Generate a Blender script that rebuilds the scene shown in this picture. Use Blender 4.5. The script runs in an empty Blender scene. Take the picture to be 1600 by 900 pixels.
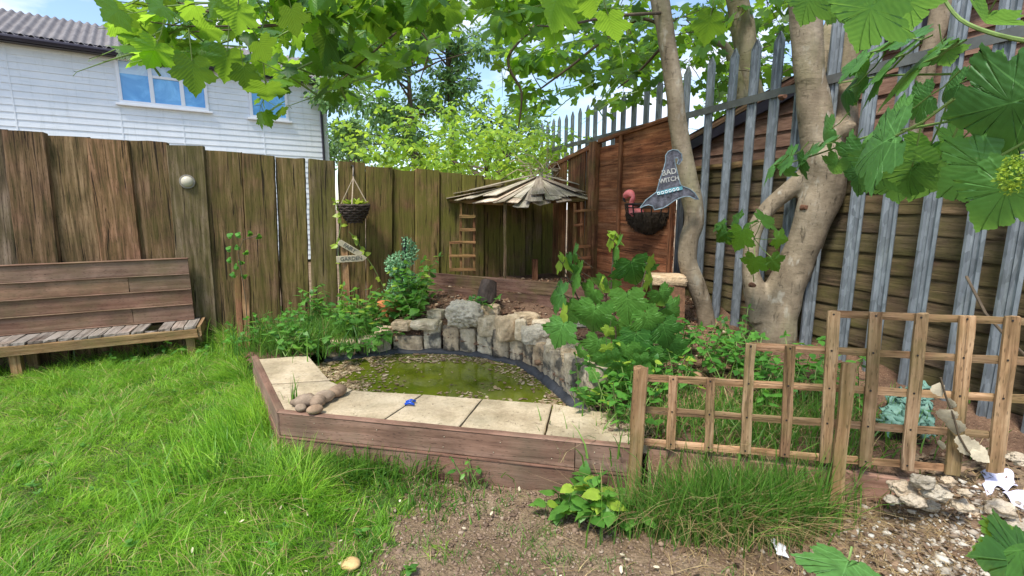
import bpy, math, random
import numpy as np
from mathutils import Vector, Matrix, noise as mnoise
random.seed(7); RNG = np.random.default_rng(11)
R = math.radians
S = bpy.context.scene

# ------------------------------------------------------------------ camera
PITCH = R(9.7); CAMZ = 1.5; FPX = 760.0
cd = bpy.data.cameras.new('camera'); cam = bpy.data.objects.new('camera', cd)
S.collection.objects.link(cam); S.camera = cam
cam.location = (0, 0, CAMZ); cam.rotation_euler = (R(90) - PITCH, 0, 0)
cd.sensor_width = 36.0; cd.lens = 36.0 * FPX / 1600.0
cd.clip_start = 0.05; cd.clip_end = 800
# ------------------------------------------------------------------ light
SUN_EL, SUN_AZ = 60, -150          # degrees; azimuth from +Y towards +X
w = bpy.data.worlds.new('World'); S.world = w; w.use_nodes = True
SKY_STRENGTH = 0.13
SUN_STRENGTH = 2.7
ld = bpy.data.lights.new('sun', 'SUN'); ld.energy = SUN_STRENGTH; ld.angle = R(12); ld.color = (1, .95, .86)
sun = bpy.data.objects.new('sun', ld); S.collection.objects.link(sun)
sd = Vector((math.cos(R(SUN_EL)) * math.sin(R(SUN_AZ)), math.cos(R(SUN_EL)) * math.cos(R(SUN_AZ)), math.sin(R(SUN_EL))))
sun.rotation_euler = sd.to_track_quat('Z', 'Y').to_euler(); sun.location = (-3, 3, 12)
S.view_settings.view_transform = 'Standard'; S.view_settings.look = 'None'
S.view_settings.exposure = 1.06; S.view_settings.gamma = 1; S.view_settings.use_curve_mapping = False
S.cycles.max_bounces = 7; S.cycles.transparent_max_bounces = 6; S.cycles.diffuse_bounces = 4
S.cycles.transmission_bounces = 5; S.cycles.glossy_bounces = 3

def sky_world():
    nt = w.node_tree; ns, lk = nt.nodes, nt.links
    ns.clear()
    out = ns.new('ShaderNodeOutputWorld'); bg = ns.new('ShaderNodeBackground')
    sky = ns.new('ShaderNodeTexSky'); sky.sky_type = 'NISHITA'; sky.sun_disc = False
    sky.sun_elevation = R(SUN_EL); sky.sun_rotation = R(SUN_AZ); sky.air_density = 1.0; sky.dust_density = .6; sky.ozone_density = 1.5
    tc = ns.new('ShaderNodeTexCoord'); mp = ns.new('ShaderNodeMapping'); mp.inputs['Scale'].default_value = (1, 1, 2.6)
    mp.inputs['Location'].default_value = (.9, 3.1, 2.4)
    no = ns.new('ShaderNodeTexNoise'); no.inputs['Scale'].default_value = 2.3; no.inputs['Detail'].default_value = 7; no.inputs['Roughness'].default_value = .55
    rp = ns.new('ShaderNodeValToRGB'); rp.color_ramp.elements[0].position = .47; rp.color_ramp.elements[1].position = .60
    mx = ns.new('ShaderNodeMixRGB'); mx.inputs[2].default_value = (4.9, 5.1, 5.7, 1)
    lk.new(tc.outputs['Generated'], mp.inputs[0]); lk.new(mp.outputs[0], no.inputs[0]); lk.new(no.outputs[0], rp.inputs[0])
    lk.new(rp.outputs[0], mx.inputs[0]); lk.new(sky.outputs[0], mx.inputs[1]); lk.new(mx.outputs[0], bg.inputs[0])
    bg.inputs[1].default_value = SKY_STRENGTH; lk.new(bg.outputs[0], out.inputs[0])
sky_world()

# ------------------------------------------------------------------ picture measurements -> real points
CP, SP = math.cos(PITCH), math.sin(PITCH)
def ray(u, v):
    x, z = (u - 800) / FPX, (450 - v) / FPX
    return Vector((x, CP + z * SP, -SP + z * CP))
def atY(u, v, Y):
    r = ray(u, v); t = Y / r.y
    return Vector((r.x * t, Y, CAMZ + r.z * t))
def atZ(u, v, z):
    r = ray(u, v); t = (z - CAMZ) / r.z
    return Vector((r.x * t, r.y * t, z))
def onplane(u, v, p, n):
    r = ray(u, v); o = Vector((0, 0, CAMZ))
    return o + r * ((Vector(p) - o).dot(n) / r.dot(n))
def proj(P):
    d = np.asarray(P, float) - np.array([0, 0, CAMZ]); x = d[..., 0]
    c = d[..., 1] * CP - d[..., 2] * SP; h = d[..., 1] * SP + d[..., 2] * CP
    c = np.maximum(c, 1e-3)
    return 800 + FPX * x / c, 450 - FPX * h / c
def vwall(p, q):                      # a vertical plane through two ground points: (point, normal)
    d = Vector((q[0] - p[0], q[1] - p[1], 0)).normalized()
    return Vector((p[0], p[1], 0)), Vector((d.y, -d.x, 0)), d

# ------------------------------------------------------------------ objects
def tag(o, label=None, cat=None, group=None, kind=None):
    if label: o['label'] = label
    if cat: o['category'] = cat
    if group: o['group'] = group
    if kind: o['kind'] = kind
    return o
def link(o, parent=None):
    S.collection.objects.link(o)
    if parent is not None: o.parent = parent
    return o
def empty(name, loc, label, cat, group=None):
    o = bpy.data.objects.new(name, None); o.empty_display_size = .1
    link(o); o.location = loc
    return tag(o, label, cat, group)
def wloc(o):
    v = Vector((0, 0, 0))
    while o is not None: v += Vector(o.location); o = o.parent
    return v
class MB:
    def __init__(s): s.v, s.f, s.n = [], [], 0
    def add(s, V, F):
        k = s.n; s.v.extend([tuple(p) for p in V]); s.n += len(V)
        s.f.extend([tuple(i + k for i in f) for f in F]); return s
    def box(s, c, sx, sy, sz, M=None):
        c = Vector(c); P = []
        for z in (-.5, .5):
            for y in (-.5, .5):
                for x in (-.5, .5):
                    q = Vector((x * sx, y * sy, z * sz))
                    P.append((M @ q if M else q) + c)
        return s.add(P, [(0, 2, 3, 1), (4, 5, 7, 6), (0, 1, 5, 4), (2, 6, 7, 3), (0, 4, 6, 2), (1, 3, 7, 5)])
    def tube(s, pts, rad, n=8, jit=0, cap=True):
        pts = [Vector(p) for p in pts]
        if not hasattr(rad, '__len__'): rad = [rad] * len(pts)
        ref = Vector((0.3, .2, 1)) if abs((pts[-1] - pts[0]).normalized().z) < .8 else Vector((1, .2, 0))
        V = []; F = []
        for i, p in enumerate(pts):
            t = (pts[min(i + 1, len(pts) - 1)] - pts[max(i - 1, 0)]).normalized()
            a = t.cross(ref).normalized(); b = t.cross(a)
            for k in range(n):
                an = 2 * math.pi * k / n
                r = rad[i] * (1 + (jit * mnoise.noise(p * 6 + Vector((math.cos(an), math.sin(an), 0))) if jit else 0))
                V.append(p + (a * math.cos(an) + b * math.sin(an)) * r)
        for i in range(len(pts) - 1):
            for k in range(n):
                F.append((i * n + k, i * n + (k + 1) % n, (i + 1) * n + (k + 1) % n, (i + 1) * n + k))
        if cap: F.append(tuple(range(n - 1, -1, -1))); F.append(tuple((len(pts) - 1) * n + k for k in range(n)))
        return s.add(V, F)
    def build(s, name, m, parent=None, smooth=False, origin=None, bevel=0):
        me = bpy.data.meshes.new(name); o = bpy.data.objects.new(name, me)
        off = wloc(parent) if parent is not None else Vector(origin if origin is not None else (0, 0, 0))
        me.from_pydata([tuple(Vector(p) - off) for p in s.v], [], s.f); me.update()
        me.materials.append(m); link(o, parent)
        if parent is None: o.location = off
        if smooth: me.polygons.foreach_set('use_smooth', [True] * len(me.polygons))
        if bevel:
            b = o.modifiers.new('bevel', 'BEVEL'); b.width = bevel; b.segments = 2; b.limit_method = 'ANGLE'
        return o
def npmesh(name, V, T, m, parent=None, uv=None, smooth=False, off=(0, 0, 0)):
    """V (n,3), T (k,3) triangles"""
    me = bpy.data.meshes.new(name); V = np.ascontiguousarray(V - np.array(off), np.float32); T = np.ascontiguousarray(T, np.int32)
    me.vertices.add(len(V)); me.vertices.foreach_set('co', V.ravel())
    me.loops.add(T.size); me.loops.foreach_set('vertex_index', T.ravel())
    me.polygons.add(len(T)); me.polygons.foreach_set('loop_start', np.arange(0, T.size, 3, dtype=np.int32))
    if smooth: me.polygons.foreach_set('use_smooth', np.ones(len(T), bool))
    if uv is not None:
        l = me.uv_layers.new(name='UVMap'); l.data.foreach_set('uv', np.ascontiguousarray(uv[T.ravel()], np.float32).ravel())
    me.update(calc_edges=True); me.materials.append(m)
    o = bpy.data.objects.new(name, me); link(o, parent)
    if parent is None: o.location = off
    return o
def plank(name, p0, p1, width, thick, wdir, m, parent, wob=.004, end=.006, segs=None, bow=0, chip=0, label=None, groove=.22):
    """a board from p0 to p1 (centre line); local x along it, local z across (wdir), local y through; worn edges"""
    p0, p1 = Vector(p0), Vector(p1); L = (p1 - p0).length; x = (p1 - p0) / L
    z = Vector(wdir); z = (z - x * z.dot(x)).normalized(); y = z.cross(x)
    n = segs or max(3, int(L / .09)); nw = 5 if width > .06 else 3; sd_ = random.random() * 100
    V, F = [], []
    for i in range(n + 1):
        t = i / n; X = t * L
        for side in (0, 1):
            for k in range(nw):
                s = (-.5, -.455, 0, .455, .5)[k] if nw == 5 else k / 2 - .5
                e = 1 if k in (0, nw - 1) else 0
                zz = s * width + e * wob * mnoise.noise(Vector((X * 7, sd_, s * 3))) * 2
                yy = (side - .5) * (thick - (groove * thick if e else 0)) + wob * .6 * mnoise.noise(Vector((X * 5, sd_ + 7, s * 9 + side)))
                xx = X + (random.uniform(-1, 1) * end if i in (0, n) else 0)
                if chip and i in (0, n) and random.random() < .4: xx += (chip if i == 0 else -chip) * random.random()
                V.append((xx, yy + bow * math.sin(math.pi * t), zz))
    row = 2 * nw
    for i in range(n):
        a, b = i * row, (i + 1) * row
        for k in range(nw - 1):
            F.append((a + k, a + k + 1, b + k + 1, b + k))
            F.append((a + nw + k, b + nw + k, b + nw + k + 1, a + nw + k + 1))
        F.append((a, b, b + nw, a + nw)); F.append((a + nw - 1, a + 2 * nw - 1, b + 2 * nw - 1, b + nw - 1))
    for a, fl in ((0, 0), (n * row, 1)):
        for k in range(nw - 1):
            q = (a + k, a + nw + k, a + nw + k + 1, a + k + 1); F.append(q if not fl else q[::-1])
    me = bpy.data.meshes.new(name); me.from_pydata(V, [], F); me.update(); me.materials.append(m)
    o = bpy.data.objects.new(name, me); link(o, parent)
    M = Matrix((x, y, z)).transposed().to_4x4(); M.translation = p0 - (wloc(parent) if parent is not None else Vector())
    o.matrix_local = M
    if label: o['label'] = label
    return o
def vnoise(x, y, sc, seed=0):
    g = np.random.default_rng(seed).random((64, 64)); x = np.asarray(x) * sc + 31.3; y = np.asarray(y) * sc + 17.7
    xi, yi = np.floor(x).astype(int), np.floor(y).astype(int); fx, fy = x - xi, y - yi
    fx = fx * fx * (3 - 2 * fx); fy = fy * fy * (3 - 2 * fy)
    G = lambda a, b: g[a % 64, b % 64]
    return (G(xi, yi) * (1 - fx) * (1 - fy) + G(xi + 1, yi) * fx * (1 - fy) + G(xi, yi + 1) * (1 - fx) * fy + G(xi + 1, yi + 1) * fx * fy)

# ------------------------------------------------------------------ materials
class NT:
    def __init__(s, name):
        s.m = bpy.data.materials.new(name); s.m.use_nodes = True; s.t = s.m.node_tree; s.n = s.t.nodes; s.b = s.n['Principled BSDF']
        s.out = s.n['Material Output']
    def new(s, k, **kw):
        n = s.n.new(k)
        for a, b in kw.items(): setattr(n, a, b)
        return n
    def L(s, a, b): s.t.links.new(a, b)
    def coord(s, kind='Object', scale=(1, 1, 1), rand=False):
        tc = s.new('ShaderNodeTexCoord'); mp = s.new('ShaderNodeMapping'); mp.inputs['Scale'].default_value = scale
        s.L(tc.outputs[kind], mp.inputs[0])
        if rand:
            oi = s.new('ShaderNodeObjectInfo'); ml = s.new('ShaderNodeMath', operation='MULTIPLY'); ml.inputs[1].default_value = 37.0
            cb = s.new('ShaderNodeCombineXYZ'); s.L(oi.outputs['Random'], ml.inputs[0])
            for k in range(3): s.L(ml.outputs[0], cb.inputs[k])
            s.L(cb.outputs[0], mp.inputs['Location'])
        return mp.outputs[0]
    def world(s, scale=(1, 1, 1)):
        g = s.new('ShaderNodeNewGeometry'); mp = s.new('ShaderNodeMapping'); mp.inputs['Scale'].default_value = scale
        s.L(g.outputs['Position'], mp.inputs[0]); return mp.outputs[0]
    def noise(s, vec, scale, detail=4, rough=.6, dist=0):
        n = s.new('ShaderNodeTexNoise'); s.L(vec, n.inputs['Vector'])
        n.inputs['Scale'].default_value = scale; n.inputs['Detail'].default_value = detail; n.inputs['Roughness'].default_value = rough; n.inputs['Distortion'].default_value = dist
        return n.outputs[0]
    def voro(s, vec, scale, feature='F1', out='Distance'):
        n = s.new('ShaderNodeTexVoronoi', feature=feature); s.L(vec, n.inputs['Vector']); n.inputs['Scale'].default_value = scale
        return n.outputs[out]
    def ramp(s, fac, stops, interp='LINEAR'):
        r = s.new('ShaderNodeValToRGB'); e = r.color_ramp.elements; r.color_ramp.interpolation = interp
        while len(e) < len(stops): e.new(.5)
        for k, (p, c) in enumerate(stops):
            e[k].position = p; c = c if hasattr(c, '__len__') else (c, c, c); e[k].color = (*c[:3], 1)
        s.L(fac, r.inputs[0]); return r.outputs[0]
    def mix(s, fac, a, b, blend='MIX'):
        m = s.new('ShaderNodeMixRGB', blend_type=blend)
        for k, x in ((0, fac), (1, a), (2, b)):
            if hasattr(x, 'is_output') or isinstance(x, bpy.types.NodeSocket): s.L(x, m.inputs[k])
            elif k == 0: m.inputs[0].default_value = x
            else: m.inputs[k].default_value = (*(x if hasattr(x, '__len__') else (x, x, x)), 1)
        return m.outputs[0]
    def math(s, op, a, b=0.0):
        m = s.new('ShaderNodeMath', operation=op)
        for k, x in ((0, a), (1, b)):
            if isinstance(x, bpy.types.NodeSocket): s.L(x, m.inputs[k])
            else: m.inputs[k].default_value = x
        return m.outputs[0]
    def bump(s, h, strength=.5, dist=.01, prev=None):
        b = s.new('ShaderNodeBump'); b.inputs['Strength'].default_value = strength; b.inputs['Distance'].default_value = dist
        s.L(h, b.inputs['Height'])
        if prev is not None: s.L(prev, b.inputs['Normal'])
        return b.outputs[0]
    def done(s, col=None, rough=.7, nrm=None, spec=.3, metal=0):
        if col is not None:
            if isinstance(col, bpy.types.NodeSocket): s.L(col, s.b.inputs['Base Color'])
            else: s.b.inputs['Base Color'].default_value = (*col, 1)
        if isinstance(rough, bpy.types.NodeSocket): s.L(rough, s.b.inputs['Roughness'])
        else: s.b.inputs['Roughness'].default_value = rough
        if nrm is not None: s.L(nrm, s.b.inputs['Normal'])
        s.b.inputs['Specular IOR Level'].default_value = spec; s.b.inputs['Metallic'].default_value = metal
        return s.m
def wood(name, cols, moss=0, mosscol=(.13, .13, .03), crack=.6, bump=.6, fine=1.0, rough=.85, grey=0, mossx=None, hv=.3):
    """grain runs along local x"""
    s = NT(name)
    g = s.coord('Object', (1.6 * fine, 22 * fine, 22 * fine), True); c2 = s.coord('Object', (1, 1, 1), True)
    n1 = s.noise(g, 1.4, 8, .65, .4); n2 = s.noise(g, 5, 6, .7); n3 = s.noise(c2, 3.1, 4)
    oi = s.new('ShaderNodeObjectInfo')
    base = s.ramp(n1, [(.36, cols[0]), (.5, cols[1]), (.65, cols[2])])
    val = s.math('MULTIPLY_ADD', oi.outputs['Random'], .55); s.n[-1].inputs[2].default_value = .72
    base = s.mix(1, base, s.mix(1, (1, 1, 1), val, 'MULTIPLY'), 'MULTIPLY')
    blot = s.ramp(n3, [(.35, .65), (.65, 1.15)]); base = s.mix(1, base, blot, 'MULTIPLY')
    hue = s.ramp(oi.outputs['Random'], [(0, (1.3, .85, .72)), (.3, (1.05, 1, .9)), (.55, (.82, .9, 1.0)), (.78, (1.05, .98, .75)), (1, (1.25, .88, .75))]); base = s.mix(hv, base, hue, 'MULTIPLY')
    pc = s.coord('Object', (12, 60, 60), True); pit = s.ramp(s.voro(pc, 1.6), [(.12, .15), (.24, 1)]); base = s.mix(.7, base, pit, 'MULTIPLY')
    if grey:
        gm = s.ramp(s.noise(c2, 2.2, 5), [(.4, 0), (.65, grey)]); base = s.mix(gm, base, (.30, .27, .24))
    if moss:
        mm = s.noise(c2, 2.4, 6, .7); mf = s.ramp(mm, [(.5 - .3 * moss, 0), (.72 - .2 * moss, min(1, .5 + moss * .5))])
        if mossx is not None:      # older timber towards one end of the fence is mossier
            sx = s.new('ShaderNodeSeparateXYZ'); s.L(s.world(), sx.inputs[0])
            mr = s.new('ShaderNodeMapRange'); s.L(sx.outputs[0], mr.inputs[0]); mr.inputs[1].default_value = mossx[0]; mr.inputs[2].default_value = mossx[1]
            mr.inputs[3].default_value = .25; mr.inputs[4].default_value = 1
            mf = s.mix(1, mf, mr.outputs[0], 'MULTIPLY')
        base = s.mix(mf, base, s.mix(n2, tuple(x * .55 for x in mosscol), tuple(x * 1.5 for x in mosscol)))
    gc = s.coord('Object', (1.1 * fine, 34 * fine, 34 * fine), True)
    cr = s.ramp(s.noise(gc, 1.2, 8, .62, .9), [(.36, 0), (.405, 1)]); gf = s.coord('Object', (2.2 * fine, 90 * fine, 90 * fine), True); cr = s.mix(1, cr, s.ramp(s.noise(gf, 1.1, 5, .6, .5), [(.30, .35), (.40, 1)]), 'MULTIPLY')
    base = s.mix(s.math('MULTIPLY', s.math('SUBTRACT', 1, cr), crack), base, tuple(x * .16 for x in cols[0]))
    nb = s.bump(s.mix(.55, n2, cr), bump, .012, s.bump(n1, .4, .01))
    return s.done(base, rough, nb, .25)
def plain(name, col, rough=.6, var=.25, sc=6, bump=.15, metal=0, spec=.4, dark=None):
    s = NT(name); c = s.coord('Object'); n = s.noise(c, sc, 6, .65)
    lo = dark or tuple(x * (1 - var) for x in col); hi = tuple(min(1, x * (1 + var)) for x in col)
    return s.done(s.ramp(n, [(.3, lo), (.7, hi)]), rough, s.bump(s.noise(c, sc * 6, 5), bump, .006), spec, metal)
def leafmat(name, lo, hi, trans, tw=.5, vein=True, rough=.42, spec=.35, spots=0):
    s = NT(name); g = s.new('ShaderNodeNewGeometry'); rnd = g.outputs['Random Per Island']
    col = s.ramp(rnd, [(0, lo), (1, hi)]); tr = s.ramp(rnd, [(0, tuple(x * .3 for x in trans)), (.6, trans), (1, tuple(min(.95, x * 1.25) for x in trans))])
    n = s.noise(s.coord('Object'), 30, 4); col = s.mix(1, col, s.ramp(n, [(.3, .75), (.7, 1.2)]), 'MULTIPLY')
    h = n
    if vein:
        uv = s.new('ShaderNodeTexCoord'); sp = s.new('ShaderNodeSeparateXYZ'); s.L(uv.outputs['UV'], sp.inputs[0])
        ax = s.math('ABSOLUTE', sp.outputs[0]); vs = []
        for dx, dy in ((0, 1), (.82, .57), (.99, -.02)):     # five main veins, side veins between
            cr = s.math('ABSOLUTE', s.math('SUBTRACT', s.math('MULTIPLY', ax, dy), s.math('MULTIPLY', sp.outputs[1], dx)))
            al = s.math('ADD', s.math('MULTIPLY', ax, dx), s.math('MULTIPLY', sp.outputs[1], dy))
            wd = s.math('ADD', s.math('MULTIPLY', al, -.007), .010)
            vs.append(s.math('MULTIPLY', s.math('LESS_THAN', cr, wd), s.math('GREATER_THAN', al, 0)))
        v = s.math('MAXIMUM', s.math('MAXIMUM', vs[0], vs[1]), vs[2])
        col = s.mix(s.math('MULTIPLY', v, .4), col, tuple(min(1, x * 1.8 + .03) for x in hi)); tr = s.mix(s.math('MULTIPLY', v, .5), tr, tuple(x * .4 for x in trans))
        wv = s.new('ShaderNodeTexWave'); wv.inputs['Scale'].default_value = 5.5; wv.inputs['Distortion'].default_value = 2.5; wv.bands_direction = 'DIAGONAL'
        cb = s.new('ShaderNodeCombineXYZ'); s.L(ax, cb.inputs[0]); s.L(s.math('MULTIPLY', sp.outputs[1], -1), cb.inputs[1]); s.L(cb.outputs[0], wv.inputs[0])
        col = s.mix(1, col, s.ramp(wv.outputs[1], [(.0, .93), (.12, 1.02)]), 'MULTIPLY')
        h = s.math('ADD', s.math('MULTIPLY', n, .6), s.math('ADD', v, s.math('MULTIPLY', wv.outputs[1], .5)))
    if spots:
        sp2 = s.ramp(s.noise(s.coord('Object'), 60, 2), [(.74, 0), (.76, spots)]); col = s.mix(sp2, col, (.5, .42, .2))
    bm = s.bump(h, .35, .003); s.done(col, rough, bm, spec)
    t = s.new('ShaderNodeBsdfTranslucent'); s.L(tr, t.inputs[0]); s.L(bm, t.inputs['Normal'])
    mx = s.new('ShaderNodeMixShader'); mx.inputs[0].default_value = tw
    s.L(s.b.outputs[0], mx.inputs[1]); s.L(t.outputs[0], mx.inputs[2]); s.L(mx.outputs[0], s.out.inputs[0])
    return s.m
def barkmat(name, c1, c2, c3):
    s = NT(name); c = s.coord('Object', (1, 1, .45)); c2_ = s.coord('Object', (1, 1, 2.2))
    n = s.noise(c, 5, 7, .62); n2 = s.noise(c2_, 14, 5, .7, .6); n3 = s.noise(c, 60, 3)
    col = s.ramp(n, [(.3, c1), (.5, c2), (.68, c3)]); col = s.mix(1, col, s.ramp(n2, [(.35, .84), (.62, 1.05)]), 'MULTIPLY')
    gr = s.ramp(s.noise(c, 2.6, 5), [(.52, 0), (.7, .55)]); col = s.mix(gr, col, (.17, .18, .07))
    lc = s.ramp(s.noise(c, 11, 3), [(.60, 0), (.68, .45)]); col = s.mix(lc, col, (.42, .40, .34))
    cz = s.coord('Object', (1, 1, .16)); ck = s.ramp(s.noise(cz, 26, 5, .65, .3), [(.33, .35), (.40, 1)]); col = s.mix(.75, col, ck, 'MULTIPLY')
    ch = s.coord('Object', (1, 1, 5)); sc_ = s.ramp(s.noise(ch, 4.5, 3, .5, .8), [(.30, .5), (.345, 1)]); col = s.mix(.7, col, sc_, 'MULTIPLY')
    sp_ = s.ramp(s.voro(c, 34), [(.08, .4), (.16, 1)]); col = s.mix(.6, col, sp_, 'MULTIPLY')
    return s.done(col, .9, s.bump(n2, .5, .012, s.bump(n3, .4, .006, s.bump(ck, .4, .012))), .15)
def stonemat(name, lo, mid, hi, stain=0, sc=1, bump=.7):
    s = NT(name); c = s.coord('Object', (1, 1, 1), True); n = s.noise(c, 7 * sc, 8, .65); m = s.noise(c, 34 * sc, 6, .7); v = s.voro(c, 42 * sc)
    col = s.ramp(n, [(.28, lo), (.5, mid), (.72, hi)]); col = s.mix(1, col, s.ramp(m, [(.3, .7), (.7, 1.2)]), 'MULTIPLY')
    if stain: col = s.mix(s.ramp(s.noise(c, 5 * sc, 4, .6, .3), [(.52, 0), (.6, stain)]), col, (.035, .04, .048))
    oi = s.new('ShaderNodeObjectInfo'); col = s.mix(.8, col, s.ramp(oi.outputs['Random'], [(0, (.82, .76, .68)), (.35, (1, .95, .86)), (.7, (1.1, .9, .7)), (1, (1.2, 1.15, 1.05))]), 'MULTIPLY')
    return s.done(col, .9, s.bump(m, bump, .012, s.bump(n, bump, .03)), .2)

M = {}
M['sleeper'] = wood('sleeper_wood', [(.045, .028, .02), (.165, .10, .068), (.31, .21, .15)], moss=.85, mosscol=(.125, .12, .022), crack=.85, bump=1.0, fine=.9, mossx=(-4.2, -.8), hv=.8)
M['brownwood'] = wood('stained_wood', [(.09, .035, .018), (.19, .08, .038), (.30, .14, .07)], moss=.12, crack=.6, bump=.7)
M['panelwood'] = wood('panel_wood', [(.115, .04, .018), (.24, .095, .042), (.34, .155, .08)], crack=.6, bump=.8, fine=.9)
M['trellis'] = wood('trellis_wood', [(.155, .09, .045), (.32, .20, .11), (.45, .31, .19)], moss=.18, mosscol=(.16, .14, .05), crack=.5, bump=.5, fine=1.3)
M['darkslat'] = wood('ladder_wood', [(.10, .045, .02), (.2, .10, .045), (.3, .17, .08)], moss=.3, crack=.5)
M['benchback'] = wood('composite_board', [(.17, .095, .065), (.25, .15, .105), (.31, .2, .145)], moss=.25, mosscol=(.15, .12, .06), crack=.12, bump=.25, fine=.7)
M['pondboard'] = wood('pond_board', [(.155, .088, .062), (.25, .147, .105), (.32, .20, .15)], moss=.12, mosscol=(.13, .11, .07), crack=.12, bump=.25, fine=.6)
M['greyslat'] = wood('grey_slat', [(.12, .09, .07), (.23, .19, .155), (.34, .29, .25)], crack=.6, bump=.6, grey=.7)
M['rawwood'] = wood('raw_wood', [(.2, .11, .05), (.34, .2, .1), (.45, .3, .17)], moss=.3, mosscol=(.15, .13, .04), crack=.5)
M['shingle'] = wood('weathered_shingle', [(.25, .21, .165), (.44, .385, .31), (.6, .54, .45)], crack=.3, bump=.5, grey=.15, moss=.05)
M['mossboard'] = wood('mossy_board', [(.05, .036, .024), (.115, .08, .052), (.185, .135, .09)], moss=.4, mosscol=(.12, .11, .035), crack=.5, bump=.6)
M['shedwood'] = wood('shed_wood', [(.09, .045, .03), (.17, .09, .062), (.25, .15, .11)], crack=.4, bump=.5, grey=.35)
M['oldboard'] = wood('old_board', [(.10, .05, .035), (.19, .10, .07), (.27, .16, .115)], moss=.1, crack=.35, bump=.4)
M['mapleleaf'] = leafmat('maple_leaf', (.025, .09, .022), (.09, .22, .03), (.42, .70, .05), .5)
M['mapledark'] = leafmat('maple_leaf_low', (.055, .165, .04), (.11, .27, .065), (.28, .54, .08), .34, spots=.3)
M['saplingleaf'] = leafmat('sapling_leaf', (.05, .165, .03), (.12, .29, .05), (.28, .5, .07), .32, spots=.15)
M['brightleaf'] = leafmat('climber_leaf', (.14, .3, .03), (.28, .46, .05), (.6, .85, .08), .5, vein=False)
M['farleaf'] = leafmat('far_leaf', (.06, .15, .05), (.15, .29, .09), (.34, .55, .14), .4, vein=False)
M['bramble'] = leafmat('bramble_leaf', (.05, .16, .025), (.13, .3, .05), (.3, .6, .06), .35, vein=False)
M['nettle'] = leafmat('nettle_leaf', (.05, .17, .03), (.11, .3, .045), (.28, .6, .07), .35, vein=False)
M['newleaf'] = leafmat('young_leaf', (.22, .36, .04), (.34, .46, .06), (.6, .75, .08), .4, vein=False)
M['plastic_green'] = leafmat('topiary_leaf', (.10, .26, .12), (.30, .52, .28), (.1, .3, .12), .15, vein=False)
M['grass'] = leafmat('grass_blade', (.075, .24, .02), (.29, .52, .065), (.50, .86, .09), .42, vein=False, rough=.45)
def patchy(m):      # lusher and yellower patches through the lawn
    nt = m.node_tree; b = nt.nodes['Principled BSDF']; src = b.inputs['Base Color'].links[0].from_socket; g = nt.nodes.new('ShaderNodeNewGeometry'); n = nt.nodes.new('ShaderNodeTexNoise'); n.inputs['Scale'].default_value = 2.6; n.inputs['Detail'].default_value = 6; n.inputs['Roughness'].default_value = .65
    nt.links.new(g.outputs['Position'], n.inputs['Vector']); r = nt.nodes.new('ShaderNodeValToRGB'); e = r.color_ramp.elements; e[0].position = .36; e[0].color = (.6, .72, .6, 1); e[1].position = .62; e[1].color = (1.35, 1.2, .9, 1)
    nt.links.new(n.outputs[0], r.inputs[0]); x = nt.nodes.new('ShaderNodeMixRGB'); x.blend_type = 'MULTIPLY'; x.inputs[0].default_value = 1; nt.links.new(src, x.inputs[1]); nt.links.new(r.outputs[0], x.inputs[2]); nt.links.new(x.outputs[0], b.inputs['Base Color'])
patchy(M['grass'])
M['grassdark'] = leafmat('rough_grass_blade', (.04, .13, .018), (.14, .28, .045), (.30, .58, .06), .35, vein=False, rough=.5)
M['straw'] = leafmat('straw', (.32, .2, .09), (.55, .42, .22), (.4, .3, .1), .2, vein=False, rough=.7)
M['bark'] = barkmat('maple_bark', (.13, .10, .068), (.245, .195, .135), (.36, .30, .22))
M['twig'] = plain('twig_bark', (.09, .065, .04), .8, .4, 12)
M['greenstem'] = plain('green_stem', (.16, .24, .06), .6, .3, 12)
M['galv'] = None
M['slab'] = None
def galvmat():
    s = NT('galvanised_steel'); c = s.coord('Object', (1, 1, .35)); v = s.voro(c, 40, out='Color'); n = s.noise(c, 9, 6, .7)
    bw = s.new('ShaderNodeRGBToBW'); s.L(v, bw.inputs[0])
    col = s.ramp(bw.outputs[0], [(0, (.14, .16, .18)), (1, (.29, .325, .355))]); col = s.mix(1, col, s.ramp(n, [(.32, .6), (.65, 1.1)]), 'MULTIPLY')
    col = s.mix(s.ramp(s.noise(c, 4, 5), [(.58, 0), (.75, .35)]), col, (.17, .19, .10))
    return s.done(col, .5, s.bump(n, .1, .004), .5, .35)
M['galv'] = galvmat()
def slabmat():
    s = NT('riven_paving_stone'); c = s.coord('Object', (1, 1, 1), True); n = s.noise(c, 5, 8, .6); f = s.noise(c, 55, 6, .7)
    col = s.ramp(n, [(.3, (.32, .25, .16)), (.5, (.46, .37, .25)), (.7, (.54, .45, .32))]); col = s.mix(1, col, s.ramp(f, [(.3, .78), (.7, 1.12)]), 'MULTIPLY')
    d = s.ramp(s.noise(c, 2.2, 6, .7), [(.48, 0), (.64, .6)]); col = s.mix(d, col, (.20, .165, .10)); sk = s.ramp(s.noise(c, 38, 3), [(.62, 0), (.68, .6)]); col = s.mix(sk, col, (.12, .09, .055))
    return s.done(col, .9, s.bump(f, .4, .006, s.bump(n, .5, .02)), .2)
M['slab'] = slabmat()
def soilmat(name, a, b, c_, litter=.5):
    s = NT(name); c = s.world(); n = s.noise(c, 3, 8, .65); m = s.noise(c, 45, 6, .75); v = s.voro(c, 70)
    col = s.ramp(n, [(.3, a), (.5, b), (.72, c_)]); col = s.mix(1, col, s.ramp(m, [(.3, .55), (.7, 1.35)]), 'MULTIPLY')
    lm = s.ramp(s.noise(c, 120, 3, .6), [(.62, 0), (.66, litter)]); col = s.mix(lm, col, (.42, .31, .19))
    return s.done(col, .95, s.bump(v, .6, .012, s.bump(m, .8, .02)), .15)
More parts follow.
